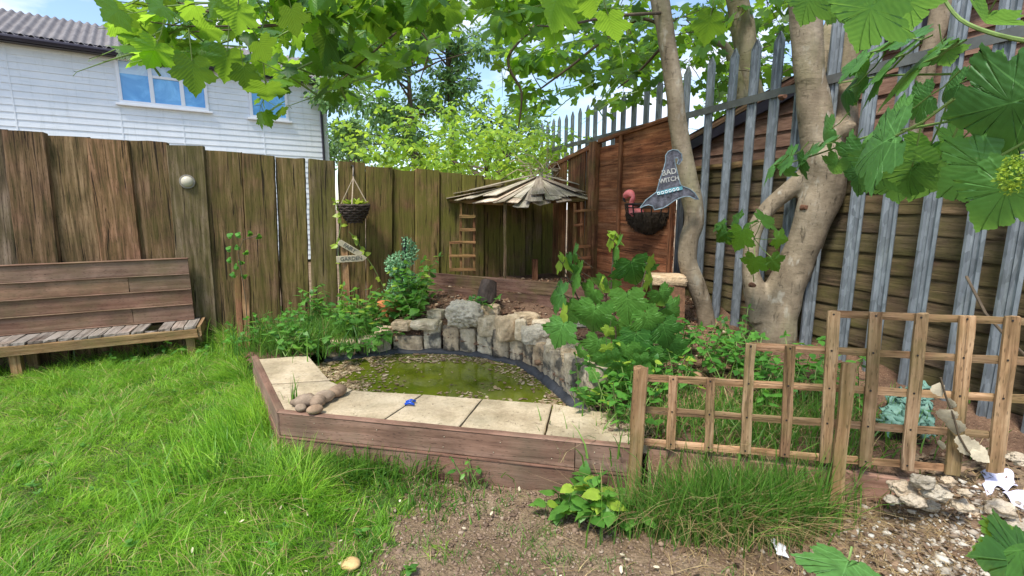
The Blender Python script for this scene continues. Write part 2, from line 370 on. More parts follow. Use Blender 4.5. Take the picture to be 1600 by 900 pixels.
M['soil'] = soilmat('bare_soil', (.135, .092, .056), (.225, .158, .10), (.33, .25, .165), .5)
M['bedsoil'] = soilmat('bark_mulch_soil', (.085, .05, .032), (.17, .10, .065), (.27, .165, .105), .6)
def lawnmat():
    s = NT('lawn_soil'); c = s.world(); n = s.noise(c, 2.2, 8, .65); m = s.noise(c, 60, 5, .7)
    col = s.ramp(n, [(.3, (.045, .085, .02)), (.6, (.09, .13, .035)), (.8, (.17, .14, .07))]); col = s.mix(1, col, s.ramp(m, [(.3, .5), (.7, 1.3)]), 'MULTIPLY')
    return s.done(col, .95, s.bump(m, .7, .02), .1)
M['lawn'] = lawnmat()
M['stone'] = stonemat('wall_stone', (.26, .20, .14), (.56, .475, .35), (.74, .66, .53))
M['block'] = stonemat('wall_block', (.24, .20, .15), (.48, .42, .325), (.66, .60, .49), stain=.8)
M['paleconc'] = stonemat('rubble_concrete', (.38, .34, .27), (.60, .55, .46), (.76, .71, .62), sc=1.6, bump=1)
M['pebble'] = stonemat('pebble_stone', (.17, .13, .10), (.27, .21, .165), (.38, .31, .25), bump=.12)
M['liner'] = plain('rubber_liner', (.04, .042, .048), .6, .4, 8, .3)
M['white'] = plain('white_upvc', (.78, .8, .83), .35, .04, 4, .02)
M['black'] = plain('black_plastic', (.018, .018, .02), .4, .3, 8, .1)
M['gutter'] = plain('dark_gutter', (.022, .018, .03), .35, .2, 8, .05)
M['pink'] = plain('pink_plastic', (.85, .22, .22), .4, .18, 12, .05)
M['teal'] = plain('green_netting', (.13, .25, .20), .55, .3, 20, .4)
M['cloth'] = plain('pale_cloth', (.62, .6, .75), .9, .12, 9, .4)
M['dryleaf'] = plain('dry_leaf', (.55, .48, .34), .8, .3, 20, .4)
M['iron'] = plain('black_iron', (.014, .013, .013), .45, .4, 20, .3)
M['coco'] = plain('coconut_fibre', (.045, .032, .022), 1, .6, 25, 1)
M['wicker'] = plain('dark_wicker', (.055, .038, .03), .75, .5, 25, .6)
M['rope'] = plain('pale_cord', (.42, .33, .24), .85, .25, 60, .5)
M['signwood'] = plain('pale_sign_board', (.46, .40, .28), .8, .35, 10, .3)
M['ink'] = plain('black_paint', (.10, .10, .09), .7, .3, 20, .1)
M['terracotta'] = plain('terracotta', (.48, .17, .06), .8, .25, 14, .3)
M['blue'] = plain('blue_plastic', (.01, .06, .4), .3, .15, 9, .05)
M['lampglass'] = plain('lamp_lens', (.5, .46, .36), .25, .12, 14, .05)
M['grey'] = plain('grey_housing', (.22, .2, .17), .5, .3, 9, .1)
M['rattan'] = plain('old_rattan', (.17, .085, .045), .85, .5, 30, .6)
M['standtop'] = stonemat('stand_slab', (.34, .27, .19), (.52, .44, .33), (.64, .56, .44), sc=1.5)

# ================================================================= SETTING
def grid(name, x0, x1, y0, y1, st, hf, m, keep=None):
    xs = np.arange(x0, x1 + 1e-6, st); ys = np.arange(y0, y1 + 1e-6, st); X, Y = np.meshgrid(xs, ys); Z = hf(X, Y)
    V = np.stack([X, Y, Z], -1).reshape(-1, 3); nx = len(xs); i, j = np.meshgrid(np.arange(nx - 1), np.arange(len(ys) - 1)); a = (j * nx + i).ravel()
    T = np.concatenate([np.stack([a, a + 1, a + nx + 1], 1), np.stack([a, a + nx + 1, a + nx], 1)])
    if keep is not None:
        c = V[T].mean(1); T = T[keep(c[:, 0], c[:, 1])]
    return npmesh(name, V, T, m, smooth=True)
def inpoly(x, y, P):
    r = np.zeros(np.shape(x), bool); n = len(P)
    for i in range(n):
        (x1, y1), (x2, y2) = P[i], P[(i + 1) % n]
        if y1 == y2: continue
        r ^= ((y1 > y) != (y2 > y)) & (x < (x2 - x1) * (y - y1) / (y2 - y1) + x1)
    return r
# key ground points
TOPZ = .30
P0 = atZ(440, 643, TOPZ); P1 = atZ(985, 697, TOPZ); PB = atZ(400, 560, TOPZ)
fd = (P1 - P0).normalized()                       # front timber direction
def frontY(x): return P0.y + (x - P0.x) * fd.y / fd.x
PE = Vector((2.6, frontY(2.6), TOPZ))
LF0 = Vector((-3.18, 5.07, 0)); LFD = Vector((1, .497, 0)).normalized()   # sleeper fence
def fenceY(x): return LF0.y + (x - LF0.x) * .497
CC = Vector((.54, 6.92, 0)); DD = Vector((1.54, 4.75, 0))                  # brown panel fence
PA = Vector((1.955, 4.40, 0)); PAD = Vector((.36, -1, 0)).normalized()      # palisade
def palX(y): return PA.x - .36 * (y - PA.y)
def bedh(x, y):
    d = (y - (P0.y + (x - P0.x) * fd.y / fd.x))
    right = np.clip((x - .3) / .5, 0, 1)
    h = .27 + right * np.clip(d / 1.6, 0, 1) * .16
    back = np.clip((y - 4.15) / .5, 0, 1) * np.clip((x + 1.4) / .5, 0, 1)
    h = np.maximum(h, .27 + .27 * back)
    left = np.clip((-.95 - x) / .3, 0, 1) * np.clip((y - 3.9) / .3, 0, 1); h = h * (1 - left) + left * .22
    return h + .03 * (vnoise(x, y, 5, 3) - .5) + .02 * (vnoise(x, y, 17, 4) - .5)
def lawnh(x, y):
    h = .05 * (vnoise(x, y, 1.1, 8) - .5) + .02 * (vnoise(x, y, 6, 9) - .5)
    h = h + np.clip((x - 1.25) / .6, 0, 1) * np.clip((y - 1.35) / .6, 0, 1) * .17 - .0
    h = h + np.clip((x - 1.72) / .25, 0, 1) * np.clip((y - 1.72) / .3, 0, 1) * .13
    return h * np.clip((7 - np.hypot(x, y - 2)) / 2, 0, 1)
def grassmask(x, y):
    """1 on the lawn, 0 on bare earth"""
    u, v = x, y
    edge = -.60 + 0.5 * (vnoise(x, y, 2.3, 21) - .5) + .55 * (vnoise(x, y, 7, 22) - .5) + .3 * (vnoise(x, y, 17, 23) - .5)
    lim = edge + np.clip((2.25 - y) / .8, 0, 1) * .42
    return np.clip((lim - x) / .22, 0, 1)
POND = [(-1.62, 4.02), (-1.04, 4.27), (-.60, 4.27), (-.28, 4.16), (.065, 3.94), (.245, 3.6), (.40, 3.15), (.5, 2.85)]
inner0 = atZ(550, 608, TOPZ); inner1 = atZ(865, 632, TOPZ); inner2 = atZ(483, 556, TOPZ)
PONDPOLY = [(inner2.x - .1, inner2.y), *POND, (.56, frontY(.56) + .42), (inner0.x, inner0.y)]
g = grid('ground', -60, 60, -30, 160, 5, lambda x, y: x * 0 - .08, M['soil']); tag(g, kind='structure')
yard = grid('lawn', -7, 4, -1.5, 7.2, .05, lawnh, M['lawn'], keep=lambda x, y: (grassmask(x, y) > .35) & ~((x > P0.x + .1) & (y > P0.y + .1) & (x < 3) & (x > P0.x - (y - P0.y) * .66 + .1)))
tag(yard, kind='structure')
bare = grid('bare_earth', -1.7, 4, -1.5, 4.2, .03, lambda x, y: lawnh(x, y) + .004 - .02 * (grassmask(x, y) > .9) + .012 * (vnoise(x, y, 30, 5) - .5), M['soil'], keep=lambda x, y: (y < frontY(x) + .03 + .15 * (x > 1.72)) | (x > 2.3))
tag(bare, kind='structure')
BEDPOLY = [(P0.x + .02, P0.y + .02), (PB.x - .05, PB.y), (-2.55, 4.5), (-2.6, 5.3), (CC.x, CC.y), (1.6, 5.6), (2.9, 3.2), (2.9, frontY(2.9) + .02)]
bed = grid('raised_bed_soil', -2.7, 2.9, 1.6, 7, .04, bedh, M['bedsoil'], keep=lambda x, y: inpoly(x, y, BEDPOLY) & ~inpoly(x, y, PONDPOLY) & (y > frontY(x) + .02) & ~((y < frontY(x) + .5) & (x < .55)) & ~((x < -1.0) & (y < 3.7)))
tag(bed, kind='structure')
# pond water
def watermat():
    s = NT('pond_water'); c = s.world(); n = s.noise(c, 2.4, 4)
    col = s.ramp(n, [(.3, (.06, .08, .006)), (.55, (.14, .165, .012)), (.75, (.21, .235, .025))])
    nb = s.bump(s.noise(c, 14, 2), .05, .02)
    return s.done(col, .07, nb, .5)
mb = MB(); zc = .17
P = [(inner2.x - .2, inner2.y + .2), (-1.7, 4.2), (-1.0, 4.45), (-.25, 4.3), (.25, 4.0), (.45, 3.6), (.62, 3.2), (.7, 2.4), (-1.3, 2.8)]
mb.add([(x, y, zc) for x, y in P], [tuple(range(len(P)))[::-1]])
wt = mb.build('pond_water', watermat()); tag(wt, kind='structure')

# ================================================================= SLEEPER FENCE
fp, fn, fdv = vwall(LF0, LF0 + LFD)
U = [-150, -70, 8, 73, 138, 202, 262, 319, 377, 430, 481, 528, 572, 613, 648, 686, 721, 755, 787, 819, 846, 872]
topv = lambda u: np.interp(u, [-150, 0, 210, 480, 560, 800, 872], [186, 203, 221, 248, 257, 281, 283])
slp = lambda u: np.interp(u, [-150, 23, 150, 272, 330, 435, 483, 572, 900], [.12, .12, .132, .09, .064, .04, .03, 0, 0])
fence = empty('sleeper_fence', (-1.5, fenceY(-1.5), 0), 'tall fence of upright weathered railway sleepers behind bench and pond', 'fence')
for k in range(len(U) - 1):
    u0, u1 = U[k], U[k + 1]
    if k in (9,): u1 -= 4
    elif k in (10,): u1 -= 5
    else: u1 -= .9
    pts = []
    dv = random.uniform(-2, 2.5)
    for u in (u0, u1):
        vt = topv((u0 + u1) / 2) + (u - (u0 + u1) / 2) * .05 + dv
        pts.append((onplane(u, vt, fp, fn), onplane(u + slp(u) * (520 - vt), 520, fp, fn)))
    (a0, b0), (a1, b1) = pts
    top = (a0 + a1) / 2; bot = (b0 + b1) / 2; d = (bot - top); bot = top + d * ((top.z + .05) / (top.z - bot.z))
    off = fn * (.014 * (-1) ** k + random.uniform(-.006, .006))
    plank('sleeper', bot + off, top + off, (a1 - a0).length - .002 + (.03 if k < 8 else .014 if k not in (8, 9, 10, 11) else 0), .10, fdv, M['sleeper'], fence, wob=.0035, end=.008, segs=26, groove=.75)
# wall lamp on fence
lp = onplane(293, 284, fp + fn * .05, fn)
lamp = empty('wall_lamp', lp, 'small round bulkhead lamp with pale lens screwed to the sleeper fence', 'lamp')
rot = fn.to_track_quat('Z', 'Y').to_matrix()
def dome(name, c, r, h, m, parent, rotm, rings=8, n=24, z0=0, base=False):
    V = []; F = []
    for i in range(rings + 1):
        a = i / rings * math.pi / 2
        for k in range(n):
            b = 2 * math.pi * k / n; V.append(c + rotm @ Vector((r * math.cos(a) * math.cos(b), r * math.cos(a) * math.sin(b), z0 + h * math.sin(a))))
    for i in range(rings):
        for k in range(n): F.append((i * n + k, i * n + (k + 1) % n, (i + 1) * n + (k + 1) % n, (i + 1) * n + k))
    if base: F.append(tuple(range(n))[::-1])
    return MB().add(V, F).build(name, m, parent, smooth=True)
MB().tube([lp - fn * .01, lp + fn * .028], [.07, .068], 28).build('housing', M['grey'], lamp, bevel=.004)
dome('lens', lp + fn * .024, .054, .034, M['lampglass'], lamp, rot)

# ================================================================= BENCH
bo = Vector((-3.09, 4.57, 0)); bn = fn     # front right leg, fence direction fdv, bn points to the viewer
bench = empty('garden_bench', (-4.2, 4.3, 0), 'long low wooden bench with boarded brown backrest and a broken seat slat', 'bench')
def bp(s, back, z): return Vector((bo.x, bo.y, 0)) - fdv * s - bn * back + Vector((0, 0, z))
SZ = .33; BL = 3.0
for k, zc_ in enumerate((.425, .58, .735, .89)):
    ln = 0.02
    br = [(0.02, BL)] if k in (1, 3) else [(0.02, .52), (.525, BL)]
    for a, b in br: plank('backrest_board', bp(b, .36, zc_), bp(a, .36, zc_), .146, .03, (0, 0, 1), M['benchback'], bench, wob=.0012, end=.002)
    plank('backrest_lip', bp(BL, .338, zc_ - .077), bp(.02, .338, zc_ - .077), .011, .02, (0, 0, 1), M['benchback'], bench, wob=.0008, end=.002)
plank('backrest_cap', bp(BL, .355, .97), bp(0.015, .355, .97), .014, .05, (0, 0, 1), M['benchback'], bench, wob=.001)
s_ = -.03; k = 0
while s_ < BL:
    wd = .095
    if k == 3:      # the broken one, its stump sagging at the front
        plank('seat_slat', bp(s_ + .05, .02, SZ - .005), bp(s_ + .05, .14, SZ - .055), wd, .022, fdv, M['greyslat'], bench, chip=.03, label='broken sagging slat stump')
    elif k == 2:
        plank('seat_slat', bp(s_ + .05, .0, SZ), bp(s_ + .05, .40, SZ), wd, .022, fdv, M['greyslat'], bench)
    else: plank('seat_slat', bp(s_ + .05 + random.uniform(-.004, .004), -.005 + random.uniform(-.006, .006), SZ), bp(s_ + .05, .42, SZ + random.uniform(-.004, .004)), wd, .022, fdv, M['greyslat'], bench)
    s_ += .103; k += 1
plank('front_rail', bp(BL, -.005, SZ - .056), bp(-.04, -.005, SZ - .056), .085, .035, (0, 0, 1), M['rawwood'], bench)
plank('side_rail', bp(-.055, -.01, SZ - .04), bp(-.055, .42, SZ - .04), .10, .03, (0, 0, 1), M['rawwood'], bench)
plank('rear_rail', bp(BL, .40, SZ - .06), bp(-.04, .40, SZ - .06), .08, .03, (0, 0, 1), M['rawwood'], bench)
for s_, b_ in ((.03, .045), (-.0, .36), (1.3, .045), (1.3, .36), (2.6, .045), (2.6, .36)):
    plank('leg', bp(s_, b_, -.06), bp(s_, b_, SZ - .02), .075, .07, fdv, M['rawwood'], bench)

# ================================================================= HOUSE
hA = Vector((-5.1, 14, 0)); hd = Vector((-1.38, -1, 0)).normalized(); hn = Vector((hd.y, -hd.x, 0))
if hn.dot(Vector((0, -1, 0))) < 0: hn = -hn
house = empty('clapboard_house', hA + hd * 3, 'white clapboard two storey house with dark corrugated roof beyond the fence', 'house')
HL = 9.5; HZ = 4.86
def hp(s, out, z): return hA + hd * s + hn * out + Vector((0, 0, z))
def clap(face_pts, n, pitch=.14, lap=.017):
    V, F = [], []; a, b, nn = face_pts
    for i in range(n):
        z0, z1 = i * pitch, (i + 1) * pitch; k = len(V)
        for p in (a, b):
            V += [p + nn * lap + Vector((0, 0, z0)), p + nn * .001 + Vector((0, 0, z1)), p + nn * .0 + Vector((0, 0, z0))]
        F += [(k, k + 3, k + 4, k + 1), (k + 2, k + 5, k + 3, k)]
    return V, F
def hsidingmat():
    s = NT('white_clapboard'); c = s.coord('Object'); n = s.noise(c, 3, 6, .7); n2 = s.noise(s.coord('Object', (1, 1, 9)), 3, 5)
    col = s.ramp(n, [(.3, (.69, .735, .77)), (.7, (.79, .82, .84))]); col = s.mix(s.ramp(n2, [(.55, 0), (.75, .4)]), col, (.48, .54, .55)); n4 = s.noise(s.coord('Object', (7, 7, .5)), 1.5, 6, .7); col = s.mix(s.ramp(n4, [(.54, 0), (.7, .35)]), col, (.42, .46, .44))
    return s.done(col, .45, s.bump(n2, .1, .004), .4)
hm = hsidingmat()
mb = MB(); V, F = clap((hp(0, 0, 0), hp(HL, 0, 0), hn), 35); mb.add(V, F)
e0, e1 = hp(0, 0, 0), hp(0, -5, 0); V, F = clap((e0, e1, -hd), 35); mb.add(V, F)
mb.add([hp(0, 0, 4.8), hp(0, -5, 4.8), hp(0, -2.5, 5.9)], [(0, 1, 2)])
mb.add([hp(HL, 0, 0), hp(HL, -5, 0), hp(HL, -5, 4.9), hp(HL, 0, 4.9)], [(0, 1, 2, 3)]); mb.add([hp(0, -5, 0), hp(HL, -5, 0), hp(HL, -5, 4.9), hp(0, -5, 4.9)], [(0, 1, 2, 3)])
for s_ in (.06, 4.5, 1.62, 3.35, 6.2): mb.box(hp(s_, .012, 2.45), .025, .016, 4.85, Matrix((hd, hn, Vector((0, 0, 1)))).transposed())
mb.build('wall', hm, house)
def roofmat():
    s = NT('corrugated_roof'); c = s.coord('Object'); n = s.noise(c, 2.5, 6, .7)
    return s.done(s.ramp(n, [(.3, (.12, .11, .115)), (.7, (.22, .205, .20))]), .8, s.bump(s.noise(c, 30, 4), .3, .01), .3)
rm = roofmat(); mb = MB(); V = []; F = []; n = 560
for i in range(n + 1):
    s_ = -.3 + (HL + .6) * i / n; dz = .028 * math.sin(s_ / .15 * 2 * math.pi)
    V += [hp(s_, .32, HZ - .06 + dz), hp(s_, -2.5, HZ + 1.12 + dz), hp(s_, -5.3, HZ - .1 + dz)]
for i in range(n): F += [(3 * i, 3 * i + 3, 3 * i + 4, 3 * i + 1), (3 * i + 1, 3 * i + 4, 3 * i + 5, 3 * i + 2)]
mb.add(V, F).build('roof', rm, house, smooth=True)
mb = MB()
rm3 = Matrix((hd, hn, Vector((0, 0, 1)))).transposed()
mb.box(hp(HL / 2, .24, HZ - .11), HL + .5, .022, .17, rm3); mb.box(hp(HL / 2, .12, HZ - .17), HL + .5, .22, .02, rm3)
mb.build('fascia', M['gutter'], house)
mb = MB(); mb.tube([hp(-.28, .31, HZ - .14), hp(HL, .31, HZ - .12)], .055, 10); mb.build('gutter', M['gutter'], house)
mb = MB(); mb.tube([hp(.16, .31, HZ - .15), hp(.16, .06, HZ - .45), hp(.16, .055, 0)], .034, 8); mb.build('downpipe', M['gutter'], house)
def panemat(name, a, b):
    s = NT(name); c = s.coord('Object'); n = s.noise(c, .9, 3)
    return s.done(s.ramp(s.noise(c, 1.6, 5, .6, 1.2), [(.35, a), (.5, b), (.7, tuple(min(1, x * 1.4 + .08) for x in b))]), .06, None, .6)  # cloudy noise paints reflection variation into the colour
pm = panemat('sky_reflection_glass', (.07, .30, .66), (.11, .38, .74)); bm_ = panemat('drawn_blind', (.36, .52, .72), (.42, .58, .76))  # pane blue is the sky's reflection painted into the base colour
def hs(u, v):   # wall coordinates of a picture point
    p = onplane(u, v, hA, hn); return (p - hA).dot(hd), p.z
def hwindow(uL, uR, vTL, vBL, cols, transom=None, blind=()):
    sL, zT = hs(uL, vTL); sL, zB = hs(uL, vBL)[0], hs(uL, vBL)[1]; sR = hs(uR, vTL)[0]
    wn = MB(); W = sL - sR; fw = .065
    def bar(a, b, z0, z1, out=.05, d=.06): wn.box(hp((a + b) / 2, out - .01, (z0 + z1) / 2), abs(b - a), d, z1 - z0, rm3)
    bar(sR, sL, zT - fw, zT); bar(sR, sL, zB, zB + fw); bar(sR, sR + fw, zB + fw, zT - fw); bar(sL - fw, sL, zB + fw, zT - fw)
    bar(sR - .07, sL + .07, zB - .05, zB - .003, .07, .1)
    edges = [sL - W * c for c in cols]
    for e in edges[1:-1]: bar(e - .04, e + .04, zB + fw, zT - fw, .048)
    if transom is not None:
        bar(edges[transom + 1] + .04, edges[transom] - .04, zT - .36, zT - .30, .046)
    f = wn.build('window', M['white'], house, bevel=.006)
    g_ = MB(); g_.box(hp((sL + sR) / 2, .03, (zT + zB) / 2), W - .05, .01, zT - zB - .05, rm3)
    g_.build('pane', pm, f); b_ = MB()
    for i in blind: b_.box(hp((edges[i] + edges[i + 1]) / 2, .037, zT - .2), abs(edges[i] - edges[i + 1]) - .09, .004, .26, rm3)
    if blind: b_.build('blind', bm_, f)
hwindow(187, 318, 90, 161, [0, .36, .70, 1], 1, (0, 1))
hwindow(391, 446, 124, 184, [0, 1], None, ())

# ================================================================= BROWN CORNER FENCE
cp_, cn, cdv = vwall(CC, DD)
if cn.y > 0: cn = -cn
bf = empty('brown_panel_fence', (CC + DD) / 2, 'red brown wooden panel fence in the corner with upright planks beside a post', 'fence')
def ctop(u): return np.interp(u, [850, 862, 935, 940, 1060], [262, 258, 226, 222, 183])
us = [866, 878, 889, 899, 909, 918, 926]
for a, b in zip(us[:-1], us[1:]):
    pa, pb = onplane(a, ctop(a) + 3, cp_, cn), onplane(b - .5, ctop(b), cp_, cn)
    t = (pa + pb) / 2; t.z += random.uniform(-.02, .02)
    off = cn * random.uniform(0, .03); bt = Vector((t.x, t.y, .3)) + cdv * random.uniform(-.02, .02)
    plank('upright_board', bt + off, t + off, (pb - pa).length * 1.02, .02, cdv, M['brownwood'], bf)
pa = onplane(934, 222, cp_, cn); plank('post', Vector((pa.x, pa.y, .3)) + cn * .03, pa + cn * .03, .13, .10, cdv, M['brownwood'], bf)
zt = onplane(1000, ctop(1000), cp_, cn)
sA = (onplane(937, 300, cp_, cn) - cp_).dot(cdv); sB = (onplane(1058, 300, cp_, cn) - cp_).dot(cdv)
zA = onplane(943, ctop(943), cp_, cn).z; zB = onplane(1058, ctop(1058), cp_, cn).z
z_ = .25; i = 0
while z_ < max(zA, zB) - .01:
    if z_ + .13 < min(zA, zB): a_, b_ = sA, sB
    else: a_, b_ = sA + (sB - sA) * max(0, min(.95, (z_ + .1 - zA) / (zB - zA))), sB
    if b_ - a_ > .1:
        plank('panel_board', cp_ + cdv * a_ + Vector((0, 0, z_ + .065)) + cn * (.0 + .004 * (i % 2)), cp_ + cdv * b_ + Vector((0, 0, z_ + .065)) + cn * .01, .15, .014, (0, 0, 1) if 1 else 0, M['panelwood'], bf, wob=.006)
    z_ += .118; i += 1
for u in (971, 1055):
    s_ = (onplane(u, 300, cp_, cn) - cp_).dot(cdv); zz = onplane(u, ctop(u), cp_, cn).z
    plank('batten', cp_ + cdv * s_ + cn * .03 + Vector((0, 0, .28)), cp_ + cdv * s_ + cn * .03 + Vector((0, 0, zz)), .05, .03, cdv, M['panelwood'], bf)
plank('top_rail', cp_ + cdv * sA + cn * .02 + Vector((0, 0, zA + .01)), cp_ + cdv * sB + cn * .02 + Vector((0, 0, zB + .01)), .04, .06, (0, 0, 1), M['panelwood'], bf)
a0 = onplane(862, 262, cp_, cn); a1 = onplane(934, 226, cp_, cn)
plank('top_rail', a0 + cn * .04, a1 + cn * .04, .05, .03, (0, 0, 1), M['brownwood'], bf)

# ================================================================= PALISADE
pp, pn = PA, Vector((-PAD.y, PAD.x, 0)).normalized()
if pn.x > 0: pn = -pn                    # towards the garden
pal = empty('palisade_fence', PA, 'galvanised steel palisade fence with pointed pales running behind both trunks', 'fence')
def pz(u, v): return onplane(u, v, pp, pn)
pu = [1063, 1099, 1129, 1161, 1195, 1234, 1279, 1337, 1391, 1453, 1531, 1597, 1680]
pls = [((pz(u, 350) - pp).dot(PAD)) for u in pu]
s_ = pls[0]
for k in range(16): s_ -= .225; pls.append(s_)
ang = math.atan2(PAD.y, PAD.x)
prof = [(-.042, .0), (-.046, .012), (-.03, .016), (-.022, .002), (-.010, -.004), (0, .010), (.010, -.004), (.022, .002), (.03, .016), (.046, .012), (.042, .0)]
RZ = 2.36; lower = .3
first = None
for s_ in pls:
    base = pp + PAD * s_; mb = MB(); V = []; F = []; zt = RZ + .47 + random.uniform(-.01, .01)
    lean = PAD * random.uniform(-.012, .012)
    levels = [(.02, 1), (1.2, 1), (zt - .07, 1), (zt, .12)]
    n = len(prof)
    for z, wd in levels:
        for th in (0, 1):
            for x, y in prof: V.append(base + PAD * (x * wd) * 1.05 + pn * (y * (wd * .6 + .4) + th * .003) + Vector((0, 0, z)) + lean * (z / 2))
    for i in range(len(levels) - 1):
        a, b = i * 2 * n, (i + 1) * 2 * n
        for k in range(n - 1): F += [(a + k, a + k + 1, b + k + 1, b + k), (a + n + k, b + n + k, b + n + k + 1, a + n + k + 1)]
        F += [(a, b, b + n, a + n), (a + n - 1, a + 2 * n - 1, b + 2 * n - 1, b + n - 1)]
    MB.add(mb, V, F); mb.build('pale', M['galv'], pal)
sx0, sx1 = min(pls) - .1, max(pls) + .1
for z in (RZ, .28):
    mb = MB(); c0, c1 = pp + PAD * sx0 - pn * .03, pp + PAD * sx1 - pn * .03
    rl = Matrix((PAD, pn, Vector((0, 0, 1)))).transposed(); c = (c0 + c1) / 2
    mb.box(c + Vector((0, 0, z)) + pn * .055, sx1 - sx0, .006, .055, rl); mb.box(c + Vector((0, 0, z + .03)) + pn * .033, sx1 - sx0, .05, .006, rl)
    mb.build('rail', plain('rail_steel', (.12, .125, .12), .6, .35, 6, .2, .3) if z == RZ else M['galv'], pal)
# mossy board fence behind it
mo = empty('board_fence', PA - pn * .2, 'mossy horizontal board fence standing close behind the steel palisade', 'fence')
mpp = pp - pn * .16
z_ = .1; i = 0
while z_ < 1.8:
    plank('board', mpp + PAD * -.9 + Vector((0, 0, z_ + .07)), mpp + PAD * 2.9 + Vector((0, 0, z_ + .075)) - pn * random.uniform(0, .01), .16, .016, Vector((0, 0, 1)) - pn * .09, M['mossboard'], mo, wob=.0022)
    z_ += .135; i += 1
for s_ in (-.35, .85, 1.9): plank('post', mpp - pn * .04 + PAD * s_, mpp - pn * .04 + PAD * s_ + Vector((0, 0, 1.86)), .09, .07, PAD, M['mossboard'], mo)
plank('capping', mpp + PAD * -.9 + Vector((0, 0, 1.86)), mpp + PAD * 2.9 + Vector((0, 0, 1.86)), .05, .06, (0, 0, 1), M['rawwood'], mo)
# shed behind
sp_ = pp - pn * .5
shed = empty('wooden_shed', sp_ - pn * 1, 'brown boarded shed with dark sloping roof edge behind the palisade fence', 'shed')
ra = onplane(1070, 236, sp_, pn); rb = onplane(1229, 169, sp_, pn); rc = onplane(1370, 78, sp_, pn); rd_ = onplane(1500, 0, sp_, pn)
sa, sb = (ra - sp_).dot(PAD), (rd_ - sp_).dot(PAD)
def rz_(s): return ra.z + (rc.z - ra.z) * (s - sa) / ((rc - sp_).dot(PAD) - sa)
sb = 2.6
z_ = .5; mb = MB()
while z_ < rz_(sb):
    # horizontal lapped board clipped under the verge
    smin = sa
    if z_ > ra.z - .02:
        smin = sa + (z_ + .02 - ra.z) / ((rz_(sb) - ra.z) / (sb - sa))
    if smin < sb - .05:
        s2 = sa + max(0, (z_ + .14 - ra.z)) / ((rz_(sb) - ra.z) / (sb - sa))
        a, b = sp_ + PAD * smin, sp_ + PAD * sb; a2 = sp_ + PAD * min(max(s2, smin), sb)
        mb.add([a + pn * .016 + Vector((0, 0, z_)), b + pn * .016 + Vector((0, 0, z_)), b + Vector((0, 0, z_ + .14)), a2 + Vector((0, 0, z_ + .14)), a + Vector((0, 0, z_)), b + Vector((0, 0, z_))], [(0, 1, 2, 3), (4, 5, 1, 0)])
    z_ += .138
def shedmat():
    s = NT('shed_boards'); c = s.coord('Object', (3, 3, 30)); n = s.noise(c, 2.2, 8, .7, .3); n2 = s.noise(s.coord('Object'), 2, 5)
    col = s.ramp(n, [(.3, (.13, .07, .05)), (.5, (.25, .145, .105)), (.7, (.36, .23, .17))]); col = s.mix(1, col, s.ramp(n2, [(.3, .6), (.7, 1.15)]), 'MULTIPLY')
    return s.done(col, .85, s.bump(n, .5, .01), .2)
mb.build('wall', shedmat(), shed)
va, vb = sp_ + PAD * (sa - .12) + Vector((0, 0, rz_(sa - .12))), sp_ + PAD * sb + Vector((0, 0, rz_(sb)))
plank('verge', va + pn * .05, vb + pn * .05, .10, .03, (0, 0, 1), M['gutter'], shed)
plank('verge_cap', va + pn * .05 + Vector((0, 0, .085)), vb + pn * .05 + Vector((0, 0, .085)), .06, .05, (0, 0, 1), M['oldboard'], shed)
mb = MB(); mb.add([va + pn * .08 + Vector((0, 0, .12)), vb + pn * .08 + Vector((0, 0, .12)), vb - pn * 2.2 + Vector((0, 0, .12)), va - pn * 2.2 + Vector((0, 0, .12))], [(0, 1, 2, 3)])
mb.build('roof', rm, shed)
# ================================================================= POND SURROUND
pf = empty('pond_surround', (P0.x, P0.y, 0), 'brown boarded timber edging two boards high round the front of the pond', 'edging')
n2 = Vector((fd.y, -fd.x, 0)).normalized()
if n2.y > 0: n2 = -n2
sd2 = Vector((PB.x - P0.x, PB.y - P0.y, 0)).normalized(); n3 = Vector((-abs(sd2.y), sd2.x, 0)).normalized()
if n3.x > 0: n3 = -n3
def lerp(a, b, t): return a + (b - a) * t
Pe = P1 + fd * .06; fl = (Pe - P0).length
def fpt(t, z, out=0): return Vector((P0.x, P0.y, 0)) + Vector((fd.x, fd.y, 0)).normalized() * t + n2 * out + Vector((0, 0, z))
for z, splits in ((.23, [0, fl - .335, fl]), (.072, [0, .93, fl])):
    for a, b in zip(splits[:-1], splits[1:]):
        plank('board', fpt(a + .002, z, .012 + .0 * z), fpt(b - .002, z, .012), .142, .026, (0, 0, 1), M['pondboard'], pf, wob=.0015, end=.001, bow=.004)
        plank('board_lip', fpt(a + .002, z - .078, .022), fpt(b - .002, z - .078, .022), .012, .012, (0, 0, 1), M['pondboard'], pf, wob=.0006, end=.001)
plank('capping', fpt(-.01, .302, .004), fpt(fl, .302, .004), .012, .045, (0, 0, 1), M['pondboard'], pf, wob=.001, end=.001)
sl = (Vector((PB.x, PB.y, 0)) - Vector((P0.x, P0.y, 0))).length
def spt(t, z, out=0): return Vector((P0.x, P0.y, 0)) + sd2 * t + n3 * out + Vector((0, 0, z))
for z in (.23, .072): plank('side_board', spt(0.0, z, .012), spt(sl + .06, z, .012), .142, .026, (0, 0, 1), M['pondboard'], pf, wob=.0015, end=.002)
plank('capping', spt(-.0, .302, .004), spt(sl + .06, .302, .004), .012, .045, (0, 0, 1), M['pondboard'], pf, wob=.001, end=.001)
# screws
for t in (.25, .62, 1.0, 1.3, 1.62, 1.85):
    for z in (.20, .26): q = t + random.uniform(-.03, .03); MB().tube([fpt(q, z, .024), fpt(q, z, .0262)], .0026, 6).build('screw', M['signwood'], pf)

